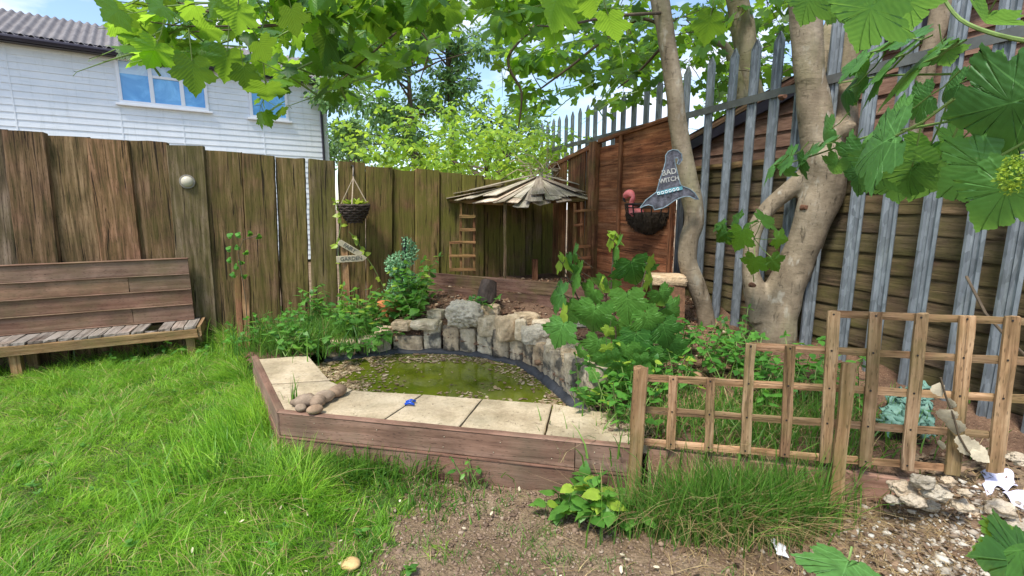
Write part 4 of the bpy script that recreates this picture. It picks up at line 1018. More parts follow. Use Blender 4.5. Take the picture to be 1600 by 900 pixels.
for a, b in rl_:
    plank('rail', tx(*a, -.018), tx(*b, -.018), (.033 if b[1] > 510 else .030), .014, (0, 0, 1), M['trellis'], tr, wob=.0025, end=.004)
mb = MB()
for a, b, wp in vt_:
    for ra_, rb_ in rl_:
        if ra_[0] - 4 < a[0] < rb_[0]:
            v = ra_[1] + (rb_[1] - ra_[1]) * (a[0] - ra_[0]) / (rb_[0] - ra_[0])
            if v >= a[1] - 2 and v < b[1]:
                u = a[0] + (b[0] - a[0]) * (v - a[1]) / (b[1] - a[1]); c = tx(u, v, .0085); MB().tube([c, c + tpn * .0015], .0045, 6).build('nail', M['iron'], tr)
o = plank('trellis_post', tx(988, 792, .045), tx(1001, 574, .045), .062, .05, fd, M['rawwood'], None, end=.004, chip=.01); tag(o, 'stout square wooden post at the left end of the stepped trellis', 'post')
o = plank('leaning_stake', tx(1304, 790, .06), tx(1327, 567, .03), .052, .028, fd, M['rawwood'], None, end=.004); tag(o, 'leaning notched wooden stake in front of the stepped trellis', 'stake')
tb = empty('trellis_base_board', tx(1250, 750), 'dark brown ground board under the stepped trellis', 'edging')
def gp(t, z, o=0): return fpt(t, z, o)
plank('board', gp(fl + .03, .235, -.02), gp(fl + 1.32, .205, -.02), .12, .03, (0, 0, 1), M['pondboard'], tb)
plank('board', gp(fl + .03, .09, -.02), gp(fl + 1.32, .07, -.02), .18, .03, (0, 0, 1), M['pondboard'], tb)
# old stake behind the left plants, with a ragged post
for u0, u1, v0, v1, wpx, m, lb in ((372, 378, 428, 545, 9, 'brownwood', 'thin reddish stake standing against the sleeper fence by the bramble shoot'), (384, 390, 430, 560, 10, 'rawwood', 'splintered tan stake with peeling strips at the left end of the planting')):
    A, B = atY(u1, v1, 4.3), atY(u0, v0, 4.35); o = plank('garden_stake', A, B, wpx * 4.6 / 760, .04, (1, 0, 0), M[m], None, chip=.05, end=.015); tag(o, lb, 'stake')
# terracotta pot
c = atY(609, 484, 4.75); pot = empty('terracotta_pot', c - Vector((0, 0, .1)), 'orange terracotta pot half hidden by leaves left of the rocks', 'pot')
mb = MB(); mb.tube([c - Vector((0, 0, .12)), c + Vector((0, 0, .05))], [.075, .105], 24); mb.build('pot_body', M['terracotta'], pot, smooth=False)
MB().tube([c + Vector((0, 0, .045)), c + Vector((0, 0, .085))], .118, 24).build('pot_rim', M['terracotta'], pot, bevel=.005)
# black box, cloth, lumps, netting
c = atZ(1282, 795, .07); o = MB().box(c, .15, .10, .075, Matrix.Rotation(-.2, 3, 'Z')).build('black_box', M['black'], None, origin=c, bevel=.006); tag(o, 'small black plastic box lying in the rough grass by the leaning stake', 'box')
# ================================================================= LEAF SHAPES
def fan(out, ctr=(0, .22), fold=.22, droop=.18, cup=0.0):
    pts = [ctr] + out; V = []
    for x, y in pts: V.append((x, y, -fold * abs(x) ** 1.2 - droop * max(0, y - .1) ** 2 + cup * x * x))
    n = len(out); T = [(0, 1 + k, 1 + (k + 1) % n) for k in range(n)]
    return np.array(V), np.array(T), np.array([(x, y) for x, y in pts])
def ringfan(out, ctr, fold, droop, rip=.014, rings=3):
    V = [(*ctr, 0)]; T = []; n = len(out)
    for q in range(1, rings + 1):
        f = q / rings
        for i, (x, y) in enumerate(out):
            X, Y = ctr[0] + (x - ctr[0]) * f, ctr[1] + (y - ctr[1]) * f; an = math.atan2(X, Y - ctr[1] + 1e-6)
            V.append((X, Y, -fold * abs(X) ** 1.2 - droop * max(0, Y - .1) ** 2 + rip * f * f * math.sin(an * 9 + q) + rip * .8 * f * math.cos(an * 5)))
    for i in range(n): T.append((0, 1 + i, 1 + (i + 1) % n))
    for q in range(rings - 1):
        for i in range(n):
            a, b = 1 + q * n + i, 1 + q * n + (i + 1) % n; T += [(a, a + n, b + n), (a, b + n, b)]
    V = np.array(V); return V, np.array(T), V[:, :2].copy()
hf_ = [(.0, .0), (.08, -.10), (.21, -.18), (.31, -.14), (.45, -.13), (.44, -.03), (.52, .05), (.46, .11), (.43, .18), (.54, .22), (.58, .31), (.72, .40), (.62, .45), (.60, .54), (.49, .55), (.42, .61), (.33, .57), (.27, .54), (.32, .65), (.28, .73), (.21, .76), (.17, .87), (.07, .93)]
maple_out = hf_ + [(0, 1.06)] + [(-x, y) for x, y in hf_[:0:-1]]
hm_ = [(0, 0), (.2, -.15), (.45, -.11), (.42, .16), (.70, .40), (.48, .56), (.28, .52), (.26, .73)]
maple_low = hm_ + [(0, 1.04)] + [(-x, y) for x, y in hm_[:0:-1]]
hs_ = [(0, 0), (.22, .02), (.28, .14), (.36, .16), (.36, .3), (.40, .34), (.34, .46), (.34, .54), (.22, .68), (.2, .76), (.08, .9)]
serr_out = hs_ + [(0, 1.0)] + [(-x, y) for x, y in hs_[:0:-1]]
oval_out = [(0, 0), (.2, .15), (.27, .4), (.18, .72), (0, 1), (-.18, .72), (-.27, .4), (-.2, .15)]
T_M = [ringfan(maple_out, (0, .2), .18, .22), ringfan(maple_out, (0, .2), .34, .35, .022), ringfan(maple_out, (0, .2), .08, .12, .02)]
T_ML = [fan(maple_low, (0, .2), .25, .3), fan(maple_low, (0, .2), .1, .1)]
T_S = [fan(serr_out, (0, .4), .28, .25), fan(serr_out, (0, .4), .1, .4)]
T_O = [fan(oval_out, (0, .4), .3, .3)]
def serrate(out, amp):
    q = []; n = len(out)
    for i in range(n):
        (x0, y0), (x1, y1) = out[i], out[(i + 1) % n]; L_ = math.hypot(x1 - x0, y1 - y0); q.append((x0, y0))
        if L_ > .05:
            nx, ny = (y1 - y0) / L_, -(x1 - x0) / L_
            if nx * (x0 + x1) / 2 + ny * ((y0 + y1) / 2 - .3) < 0: nx, ny = -nx, -ny
            q.append((x0 + (x1 - x0) * .45 + nx * amp, y0 + (y1 - y0) * .45 + ny * amp)); q.append((x0 + (x1 - x0) * .6 - nx * amp * .5, y0 + (y1 - y0) * .6 - ny * amp * .5))
    return q
so_ = serrate(maple_out, .013)
T_B = [ringfan(so_, (0, .2), .22, .42, .002, 6), ringfan(so_, (0, .2), .42, .55, .004, 6), ringfan(so_, (0, .2), .12, .3, .003, 6)]
class Leaves:
    def __init__(s): s.p, s.d, s.n, s.s = [], [], [], []
    def add(s, p, d, n, sz): s.p.append(tuple(p)); s.d.append(tuple(d)); s.n.append(tuple(n)); s.s.append(sz)
    def filt(s, f):
        if not s.p: return
        P = np.array(s.p); D = np.array(s.d); Z = np.array(s.s); c = P + D * Z[:, None] * .4; k = f(c)
        for nm in 'pdns': setattr(s, nm, [x for x, q in zip(getattr(s, nm), k) if q])
    def build(s, name, tmpl, m, parent=None, kind=None):
        P, D, N, Z = map(lambda a: np.array(a, float), (s.p, s.d, s.n, s.s)); n = len(P)
        D /= np.linalg.norm(D, axis=1, keepdims=True); X = np.cross(D, N); X /= np.maximum(np.linalg.norm(X, axis=1, keepdims=True), 1e-6); N = np.cross(X, D)
        pick = RNG.integers(0, len(tmpl), n); Vs, Ts, Us, k = [], [], [], 0
        for i, (V, T, U) in enumerate(tmpl):
            ix = np.where(pick == i)[0]
            if not len(ix): continue
            sc = (Z[ix] * 1.0)[:, None, None]; sx = RNG.uniform(.85, 1.12, len(ix))[:, None, None]; curl = RNG.uniform(.2, 1.5, len(ix))[:, None, None]
            W = P[ix][:, None] + sc * (X[ix][:, None] * V[None, :, :1] * sx + D[ix][:, None] * V[None, :, 1:2] + N[ix][:, None] * (V[None, :, 2:] * curl))
            Vs.append(W.reshape(-1, 3)); Ts.append((np.arange(len(ix))[:, None, None] * len(V) + T[None]).reshape(-1, 3) + k); Us.append(np.tile(U, (len(ix), 1))); k += len(ix) * len(V)
        o = npmesh(name, np.concatenate(Vs), np.concatenate(Ts), m, parent, uv=np.concatenate(Us), smooth=len(tmpl[0][0]) > 60, off=(wloc(parent) if parent is not None else (0, 0, 0)))
        if kind: o['kind'] = kind
        return o
rv = lambda a=1.0: Vector((random.gauss(0, a), random.gauss(0, a), random.gauss(0, a)))

# ================================================================= MAIN TREES
def smoothpath(pts, per=6):
    P = [Vector(p[:3]) for p in pts]; r = [p[3] for p in pts]; out = []; ro = []
    for i in range(len(P) - 1):
        a, b, c, d = P[max(0, i - 1)], P[i], P[i + 1], P[min(len(P) - 1, i + 2)]
        for k in range(per):
            t = k / per; out.append(.5 * ((2 * b) + (-a + c) * t + (2 * a - 5 * b + 4 * c - d) * t * t + (-a + 3 * b - 3 * c + d) * t ** 3)); ro.append(r[i] + (r[i + 1] - r[i]) * t)
    out.append(P[-1]); ro.append(r[-1]); return out, ro
def limb(mb, px, n=14, jit=.12, kk=1.0):
    """px: (u, v, Y, width in px)"""
    pts = []
    for u, v, Y, wd in px:
        p = atY(u, v, Y); c = (p - Vector((0, 0, CAMZ))).dot(Vector((0, CP, -SP))); pts.append((*p, wd * c / FPX / 2 * kk))
    a, r = smoothpath(pts); mb.tube(a, r, n, jit); return a, r
def remesh(o, vox):
    m = o.modifiers.new('r', 'REMESH'); m.mode = 'VOXEL'; m.voxel_size = vox; m.use_smooth_shade = True
    m = o.modifiers.new('s', 'SMOOTH'); m.factor = .5; m.iterations = 5
treeA = empty('slim_maple_tree', atY(1108, 530, 4.22), 'slim pale maple trunk curving up past the witch hat with overhanging branches', 'tree')
mb = MB(); limb(mb, [(1112, 560, 4.22, 38), (1106, 520, 4.22, 27), (1100, 480, 4.22, 25), (1088, 445, 4.22, 28), (1074, 410, 4.22, 28), (1076, 375, 4.22, 29), (1085, 345, 4.22, 29), (1081, 312, 4.22, 31), (1072, 270, 4.22, 30), (1060, 200, 4.22, 27), (1052, 130, 4.22, 27), (1041, 60, 4.22, 27), (1031, 0, 4.2, 27), (1015, -90, 4.15, 34), (990, -200, 4.1, 34)], 18)
tk = mb.build('trunk', M['bark'], treeA, smooth=True); remesh(tk, .012)
treeB = empty('forked_maple_tree', atY(1203, 540, 3.65), 'thick forked maple trunk growing in front of the steel palisade fence', 'tree')
mb = MB()
limb(mb, [(1202, 590, 3.65, 90), (1204, 540, 3.65, 68), (1210, 500, 3.65, 64), (1226, 450, 3.65, 54), (1250, 400, 3.65, 52), (1270, 345, 3.62, 54), (1286, 295, 3.6, 60), (1287, 250, 3.6, 66), (1275, 190, 3.62, 50), (1266, 130, 3.62, 44), (1261, 70, 3.62, 44), (1257, 0, 3.6, 44), (1240, -100, 3.6, 50), (1225, -220, 3.6, 46)], 22)
limb(mb, [(1194, 500, 3.65, 50), (1180, 455, 3.7, 34), (1172, 415, 3.72, 24), (1178, 365, 3.74, 23), (1198, 328, 3.74, 25), (1230, 300, 3.72, 28), (1270, 272, 3.65, 40)], 14)
limb(mb, [(1290, 270, 3.6, 60), (1312, 225, 3.6, 46), (1322, 180, 3.62, 34), (1318, 130, 3.66, 34), (1325, 70, 3.7, 40), (1335, 0, 3.72, 42), (1350, -120, 3.72, 40)], 14)
limb(mb, [(1268, 120, 3.7, 40), (1290, 70, 3.85, 26), (1308, 20, 3.95, 26), (1325, -60, 4, 26)], 10)
limb(mb, [(1300, 195, 3.62, 20), (1318, 205, 3.5, 26), (1330, 190, 3.45, 18)], 10)
tk = mb.build('trunk', M['bark'], treeB, smooth=True); remesh(tk, .012)
scm = plain('scar', (.12, .055, .03), .9, .4, 20, .6)
for u, v in ((1262, 324), (1180, 447), (1228, 150)):
    c = atY(u, v, 3.52); MB().tube([c + Vector((0, .06, 0)), c + Vector((0, .012, 0))], [.022, .014], 10, .4).build('branch_scar', scm, treeB)
# trunk of a tree beyond the palisade
treeC = empty('boundary_tree', atY(1180, 500, 5.6), 'grey brown trunk of a tree growing beyond the palisade, forking between the two maples', 'tree')
mb = MB()
limb(mb, [(1192, 560, 5.6, 40), (1190, 300, 5.6, 40), (1182, 210, 5.6, 38), (1170, 120, 5.6, 34), (1162, 50, 5.6, 34), (1148, -20, 5.6, 32), (1130, -120, 5.6, 30)], 12)
limb(mb, [(1184, 225, 5.6, 30), (1168, 190, 5.5, 22), (1140, 84, 5.4, 14), (1118, 65, 5.35, 10)], 8)
limb(mb, [(1186, 230, 5.6, 30), (1216, 200, 5.5, 20), (1232, 120, 5.4, 16)], 8)
mb.build('trunk', M['bark'], treeC, smooth=True)
treeD = empty('ivy_barked_tree', atY(1432, 500, 4.6), 'rough barked leaning trunk seen between the pales at upper right', 'tree')
mb = MB(); yD = lambda u: 3.54 / ((u - 800) / 760 / 1.0 + .36) + .3
limb(mb, [(1395, 420, 3.35, 24), (1430, 200, 3.35, 24), (1448, 100, 3.35, 26), (1476, 0, 3.35, 30), (1500, -90, 3.35, 32)], 12, .3)
mb.build('trunk', M['bark'], treeD, smooth=True)

# ------------------------------------------------------------------ sprays of leaves
def spray(mb, lv, p, d, L_, leaf, nodes=4, sag=.35, rt=.006, pet=.6, leafmul=1.0, tri=3, up=.55):
    """a twig from p along d with opposite drooping leaves"""
    d = Vector(d).normalized(); pts = [Vector(p)]; cur = d.copy()
    for i in range(nodes):
        cur = (cur + Vector((0, 0, -sag / nodes)) + rv(.08)).normalized(); pts.append(pts[-1] + cur * (L_ / nodes))
    mb.tube(pts, [rt * (1 - .75 * i / nodes) for i in range(nodes + 1)], 5, cap=False)
    for i in range(1, nodes + 1):
        ax = (pts[i] - pts[i - 1]).normalized(); sd_ = ax.cross(Vector((0, 0, 1)))
        if sd_.length < .1: sd_ = Vector((1, 0, 0))
        sd_.normalize(); sides = (-1, 1) if i < nodes else (-1, 1, 0)
        tw = random.uniform(-.5, .5)
        for s in sides:
            if random.random() < .1: continue
            sz = leaf * random.uniform(.55, 1.15)
            pd = (sd_ * s * math.cos(tw) + Vector((0, 0, 1)) * (math.sin(tw) * s * .4 + .1) + ax * (.5 if s else 1.3) + rv(.15)).normalized()
            q = pts[i] + pd * sz * pet * random.uniform(.6, 1.2)
            mb.tube([pts[i], q], rt * .22, 3, cap=False)
            td = (pd * 1.0 + Vector((0, 0, -random.uniform(.2, 1.1))) + rv(.2)).normalized()
            nn = (Vector((0, 0, up)) + pd * random.uniform(0, .6) + rv(.3)).normalized()
            lv.add(q, td, nn, sz * leafmul)
# canopy limits in picture terms (where the photo shows leaves at all); everything is placed at its own depth
lowU = [160, 180, 200, 240, 260, 300, 330, 360, 400, 440, 470, 500, 540, 560, 590, 620, 660, 700, 718, 730, 745, 760, 790, 800, 830, 860, 880, 920, 960, 1000, 1040]
lowV = [6, 45, 90, 105, 100, 135, 110, 110, 185, 185, 125, 165, 160, 190, 180, 150, 130, 110, 60, 20, 20, 60, 150, 170, 205, 170, 150, 175, 185, 160, 150]
def canopy_ok(c):
    u, v = proj(c); lo = np.interp(u, lowU, lowV, left=-50, right=150); jit = RNG.normal(0, 7, len(u))
    ok = (v < lo + jit)
    ok &= ~((np.abs(u - 733) < 20) & (v > 25) & (v < 115)) & ~((u > 745) & (u < 800) & (v > 85) & (v < 120) & (c[:, 2] > 0) & (RNG.random(len(u)) < .75))
    ok &= ~((v > 160) & (u > 1100)); return ok
main = [  # overhead branches read off the photo (u, v, Y, width px); they run back to the tree out of frame
    (treeA, [(1010, -150, 4.1, 26), (860, -90, 3.6, 14), (702, 0, 3.2, 9), (640, 35, 3.1, 7), (585, 80, 3.0, 5), (530, 128, 2.95, 3)]),
    (treeA, [(1010, -150, 4.1, 26), (800, -160, 3.1, 18), (640, -60, 2.6, 12), (520, 32, 2.5, 8), (470, 36, 2.45, 6), (380, 45, 2.4, 4), (300, 50, 2.4, 3)]),
    (treeA, [(1000, -180, 4.1, 22), (700, -220, 2.7, 16), (430, -60, 2.4, 9), (340, 15, 2.3, 6), (277, 4, 2.3, 4), (200, 8, 2.3, 2)]),
    (treeA, [(470, 36, 2.45, 5), (390, 40, 2.4, 4), (281, 40, 2.35, 3), (182, 25, 2.3, 2)]),
    (treeA, [(1010, -120, 4.15, 20), (940, -40, 3.9, 12), (800, 77, 3.9, 8), (815, 145, 3.95, 6), (810, 200, 4.0, 3)]),
    (treeA, [(1040, 44, 4.24, 9), (1000, 30, 4.3, 8), (942, 64, 4.4, 8), (890, 105, 4.5, 6), (840, 142, 4.6, 4)]),
    (treeA, [(1050, 60, 4.25, 12), (1030, 78, 4.4, 8), (1000, 110, 4.7, 6), (965, 138, 4.9, 3)]),
    (treeA, [(1036, 20, 4.2, 9), (960, 25, 3.6, 7), (880, 40, 3.0, 6), (840, 40, 2.7, 3)]),
    (treeA, [(640, 35, 3.1, 6), (670, 70, 3.15, 4), (655, 130, 3.2, 3)]),
    (treeA, [(830, -80, 3.5, 10), (720, -30, 3.4, 6), (660, 20, 3.3, 4), (600, 60, 3.2, 3)]),
]
def wpath(px): return [atY(u, v, Y) for u, v, Y, w_ in px]
mb = MB(); paths = []
for t, px in main: a, r = limb(mb, px, 7, .1, .62); paths.append(a)
mb.build('branches', M['twig'], treeA, smooth=True)
near = Leaves(); tw = MB()
def inframe(p, m=60):
    u, v = proj(np.array([tuple(p)])); return -m < u[0] < 1600 + m and -m * 2 < v[0] < 900
cnt = 0
def region(n, u0, u1, v0, v1, Y0, Y1, leaf, lv, tws, length=.4, nodes=4, dirx=-.6):
    for _ in range(n):
        u, v, Y = random.uniform(u0, u1), random.uniform(v0, v1), random.uniform(Y0, Y1)
        lo = np.interp(u, lowU, lowV, left=-50, right=150)
        if v > lo - 10: v = random.uniform(v0, max(v0 + 1, lo - 20))
        p = atY(u, v, Y); d = Vector((dirx + random.uniform(-.7, .7), random.uniform(-.8, .3), random.uniform(-.35, .3)))
        p = p - d.normalized() * length * .4
        spray(tws, lv, p, d, length * random.uniform(.7, 1.2), leaf, nodes)
region(17, 210, 330, -25, 80, 2.1, 2.7, .095, near, tw, .36, 3)
region(36, 330, 560, -40, 130, 2.3, 3.4, .095, near, tw, .42, 4)
region(34, 520, 720, -30, 140, 2.9, 4.2, .095, near, tw, .42, 4)
region(10, 560, 720, -60, 0, 2.2, 2.8, .13, near, tw)
near.filt(canopy_ok)
mid = Leaves()
region(42, 780, 1000, -20, 150, 4.0, 5.6, .115, mid, tw, .5, 4)
region(40, 800, 1050, 10, 170, 5.0, 7.0, .115, mid, tw, .6, 5)
region(14, 760, 900, -30, 60, 2.6, 3.4, .13, mid, tw, .42, 4)
region(12, 740, 860, 60, 220, 3.8, 4.6, .11, mid, tw, .4, 4)
mid.filt(canopy_ok)
near.build('foliage', T_M, M['mapleleaf'], treeA)
mid.build('foliage', T_ML, M['mapleleaf'], treeA)
# large dark leaves close to the lens at the top middle, hanging from the same branches
def bigleaf(lv, mb, u, v, Y, wpx, ang, tilt=.0, roll=0, pet=.7, face=1, frm=None):
    """leaf whose base sits at (u,v); ang = direction of its tip on the picture, degrees clockwise from up; tilt leans the tip to/from the lens"""
    c = atY(u, v, Y); d = (c - Vector((0, 0, CAMZ))).normalized(); rt = d.cross(Vector((0, 0, 1))).normalized(); up = rt.cross(d)
    a = R(ang); tip = (up * math.cos(a) + rt * math.sin(a)).normalized(); n = -d * face
    tip2 = (tip * math.cos(R(tilt)) + d * math.sin(R(tilt))).normalized(); n2_ = (n - tip2 * n.dot(tip2)).normalized(); n2_ = Matrix.Rotation(R(roll), 3, tip2) @ n2_
    sz = wpx * (c - Vector((0, 0, CAMZ))).length / FPX / 1.25
    lv.add(c, tip2, n2_, sz)
    if mb is not None:
        e = frm if frm is not None else c - tip2 * sz * pet + Vector((0, 0, .02))
        mb.tube([c, c.lerp(e, .5) + Vector((0, 0, -.01)), e], [sz * .018, sz * .018, sz * .022], 5, cap=False)
    return c
bl = Leaves(); bm_s = MB()
for a in ((872, -10, 1.35, 74, 200, 25, 35), (930, -16, 1.4, 66, 175, 35, -30), (950, 24, 1.6, 56, 160, 30, 35), (372, 8, 1.75, 48, 190, 20, 10), (345, -5, 1.8, 44, 215, 30, 30), (455, 14, 1.8, 46, 170, 25, -20), (405, 65, 2.0, 40, 150, 40, -20), (300, 95, 1.9, 52, 180, 5, 0), (245, 68, 2.0, 44, 205, 20, 10), (415, 132, 2.0, 50, 178, 50, 0), (355, 80, 2.0, 52, 190, 10, 0), (380, 105, 2.0, 40, 175, 15, 10), (1110, 25, 3, 50, 190, 20, 10)):
    bigleaf(bl, bm_s, *a)
bl.build('foliage', T_M, M['mapleleaf'], treeA); tw.add(bm_s.v, bm_s.f); tw.build('twigs', M['greenstem'], treeA)
# foliage beyond the palisade, between and right of the trunks
cl = Leaves(); tw = MB()
def region2(n, u0, u1, v0, v1, Y0, Y1, leaf, lv, length=.5):
    for _ in range(n):
        u, v, Y = random.uniform(u0, u1), random.uniform(v0, v1), random.uniform(Y0, Y1)
        spray(tw, lv, atY(u, v, Y), (random.uniform(-1, 1), random.uniform(-.6, .4), random.uniform(-.5, .3)), length, leaf, 4)
region2(60, 1060, 1240, -30, 120, 5.2, 7.5, .125, cl, .6)
region2(22, 1100, 1235, 120, 170, 6.2, 7.5, .11, cl, .5)
region2(40, 900, 1060, 10, 130, 5.5, 8, .125, cl, .6)
region2(8, 1150, 1240, 100, 160, 6, 7.5, .12, cl, .5)
region2(26, 1280, 1420, -30, 60, 5, 7, .14, cl, .6)
region2(26, 1420, 1620, -30, 45, 4.2, 6, .14, cl, .6)
region2(16, 1085, 1200, 175, 215, 6.2, 7.5, .10, cl, .4)
cl.filt(lambda c: (lambda u, v: ~((u < 1100) & (v > 185)) & ~((u > 1060) & (u < 1100) & (v > 100) & (RNG.random(len(u)) < .6)))(*proj(c)))
tw.build('twigs', M['twig'], treeC); cl.build('foliage', T_ML, M['mapleleaf'], treeC)
# unseen leaves added high overhead, out of frame, to shade and dapple the light
ov = Leaves()
for _ in range(900):
    ov.add(Vector((random.uniform(-.6, 4.5), random.uniform(3.2, 8), random.uniform(3.6, 5.4))), rv(1), (0, 0, 1), random.uniform(.12, .2))
ov.filt(lambda c: (lambda u, v: v < -25)(*proj(c)))
ov.build('foliage', T_ML, M['mapleleaf'], treeB)

# ------------------------------------------------------------------ near branch at the right edge, big dark leaves
rbr = empty('maple_branch', atY(1560, 250, 1.3), 'low maple branch with big dark leaves reaching in from the right edge', 'branch')
bl = Leaves(); st_ = MB()
def stem(px, r=.004):
    a, rr_ = smoothpath([(*atY(u, v, Y), r * (1 - .5 * i / len(px))) for i, (u, v, Y) in enumerate(px)], 4); st_.tube(a, rr_, 6, cap=False); return a
stem([(1640, 70, 1.7), (1560, 55, 1.75), (1500, 30, 1.85), (1470, -10, 1.9)], .008)
stem([(1640, 100, 1.7), (1500, 115, 1.9), (1390, 118, 2.1), (1310, 130, 2.3)], .005)
stem([(1640, 140, 1.3), (1560, 170, 1.4), (1480, 190, 1.6), (1400, 205, 1.8), (1350, 215, 1.9), (1280, 240, 2.1), (1200, 265, 2.3)], .005)
stem([(1640, 230, 1.3), (1540, 240, 1.4), (1450, 240, 1.7), (1370, 262, 1.9)], .004)
for a in ((1618, 150, 1.2, 122, 256, 24, -10), (1590, 275, 1.2, 104, 205, 20, 5), (1600, 200, 1.3, 60, 250, 40, 30), (1560, 108, 1.5, 60, 235, 45, 30), (1560, 245, 1.3, 100, 232, 20, 10), (1400, 212, 1.5, 105, 240, 40, 45), (1382, 245, 1.7, 72, 205, 35, 20), (1455, 225, 1.6, 70, 195, 40, 10), (1470, 245, 1.55, 90, 200, 30, -25), (1425, 260, 1.6, 62, 185, 30, 20), (1350, 262, 1.8, 52, 195, 20, 30),
          (1290, 225, 2.0, 48, 262, 60, 60), (1265, 238, 2.1, 46, 250, 62, 55), (1238, 243, 2.1, 46, 240, 50, 50), (1255, 250, 2.1, 40, 215, 50, 40), (1210, 258, 2.2, 50, 250, 60, 50), (1330, 222, 1.9, 40, 230, 60, 20),
          (1360, 82, 2.0, 72, 262, 66, 60), (1400, 90, 1.9, 84, 255, 68, 60), (1440, 100, 1.9, 90, 248, 60, 62), (1380, 115, 2.0, 72, 240, 66, 60), (1352, 118, 2.1, 56, 225, 50, 50), (1470, 78, 1.85, 60, 270, 60, 60), (1425, 60, 1.9, 56, 290, 60, 50),
          (1370, -8, 1.6, 92, 200, 25, 25), (1310, -5, 1.9, 50, 210, 30, 30), (1420, -12, 1.7, 70, 170, 30, 0), (1475, 75, 1.9, 40, 160, 40, 0), (1545, 20, 1.4, 60, 200, 55, 20), (1268, -12, 1.9, 60, 200, 30, 20), (1325, 140, 2.1, 50, 240, 50, 40), (1300, 200, 2.05, 44, 235, 50, 30), (1345, 235, 1.85, 60, 215, 30, 20), (1365, 225, 1.8, 54, 300, 55, 0), (1410, 175, 1.75, 56, 250, 50, 40), (1452, 150, 1.7, 60, 235, 45, 30), (1310, 250, 2.0, 40, 205, 30, 10), (1400, 275, 1.75, 50, 170, 25, 0), (1505, 215, 1.55, 60, 215, 40, 20), (1345, 100, 2.05, 44, 270, 55, 40), (1228, 262, 2.15, 34, 200, 40, 20), (1500, 130, 1.6, 56, 245, 50, 30)):
    bigleaf(bl, st_, *a, pet=.8)
fl0 = Leaves(); cc = atY(1583, 272, 1.2)
for _ in range(420):
    q = rv(1).normalized(); q = Vector((q.x * .032, q.y * .032, q.z * .05)) * random.uniform(.5, 1); fl0.add(cc + q, rv(1).normalized(), rv(1).normalized(), random.uniform(.006, .013))
fl0.build('flower_cluster', T_O, M['newleaf'], rbr)
bl.build('foliage', T_B, M['mapledark'], rbr); st_.build('stem', M['greenstem'], rbr)
# small shoot on the thick trunk
sh = empty('maple_shoot', atY(1190, 390, 3.3), 'bright green leafy shoot sprouting across the narrow fork of the thick trunk', 'shoot')
bl = Leaves(); st_ = MB(); j = atY(1150, 360, 3.35)
stem([(1178, 440, 3.6), (1172, 400, 3.45), (1160, 365, 3.35), (1140, 352, 3.3)], .004); stem([(1160, 365, 3.35), (1190, 345, 3.3), (1210, 345, 3.3)], .003)
for a in ((1135, 362, 3.2, 36, 225, 30, 10), (1128, 352, 3.25, 26, 280, 60, 30), (1160, 360, 3.2, 44, 195, 25, 20), (1172, 350, 3.25, 30, 290, 60, 30), (1190, 345, 3.2, 40, 75, 60, -30), (1180, 402, 3.2, 38, 190, 30, 20), (1205, 402, 3.2, 34, 150, 30, -15), (1212, 372, 3.3, 34, 100, 40, 0), (1155, 342, 3.3, 28, 300, 60, 0)):
    bigleaf(bl, st_, *a, pet=.5, frm=atY(1178, 372, 3.35) if a[0] > 1165 else j)
bl.build('foliage', T_M, M['mapleleaf'], sh); st_.build('stem', M['greenstem'], sh)

# ------------------------------------------------------------------ maple sapling right of the pond
sp = empty('maple_sapling', atZ(975, 600, .3), 'bushy maple sapling with big dark leaves overhanging the right end of the pond wall', 'plant')
bl = Leaves(); st_ = MB(); base = atY(965, 600, 3.2)
stm = [[(965, 610, 3.2), (962, 520, 3.2), (955, 450, 3.2), (958, 400, 3.2), (957, 372, 3.2)], [(960, 600, 3.2), (930, 520, 3.2), (900, 460, 3.2), (878, 415, 3.2)], [(968, 600, 3.2), (985, 520, 3.15), (1000, 460, 3.1), (1012, 410, 3.1)], [(962, 600, 3.2), (925, 540, 3.1), (890, 520, 3.05), (868, 505, 3.0)], [(970, 600, 3.2), (1000, 560, 3.1), (1025, 520, 3.1)], [(960, 560, 3.2), (930, 480, 3.2), (905, 440, 3.2), (865, 450, 3.2)]]
for s_ in stm: stem(s_, .007)
dk = [(986, 408, 3.1, 58, 165, 30, 0), (979, 458, 2.95, 62, 175, 22, 0), (930, 478, 3.0, 62, 190, 20, 10), (880, 505, 2.9, 50, 200, 12, 15), (1008, 488, 2.95, 56, 160, 25, -10), (1030, 455, 3.1, 44, 150, 30, -10), (1035, 505, 3.0, 52, 160, 25, -15), (1048, 535, 3.1, 46, 150, 30, -15), (880, 460, 3.1, 50, 262, 45, 20), (905, 428, 3.1, 52, 240, 62, 40), (965, 385, 3.1, 50, 240, 66, 40), (893, 412, 3.15, 44, 225, 50, 20), (928, 452, 3.1, 46, 215, 40, 20),
      (993, 520, 3.0, 54, 185, 20, 0), (935, 530, 3.0, 50, 195, 25, 10), (978, 540, 3.0, 48, 180, 25, 0), (960, 560, 2.95, 44, 200, 25, 0), (1015, 550, 3.0, 46, 165, 25, 0), (1010, 430, 3.1, 40, 95, 60, -20), (950, 440, 3.2, 46, 200, 40, 0), (905, 480, 3.1, 44, 215, 30, 10), (990, 590, 2.95, 40, 190, 30, 0), (965, 500, 3.25, 50, 180, 20, 0), (925, 575, 3.0, 36, 210, 30, 0), (1040, 480, 3.2, 44, 120, 30, 0), (900, 395, 3.2, 30, 255, 60, 20)]
for _ in range(26):
    dk.append((random.uniform(905, 1010), random.uniform(545, 622), random.uniform(2.75, 2.95), random.uniform(20, 34), random.uniform(150, 225), random.uniform(20, 55), random.uniform(-20, 20)))
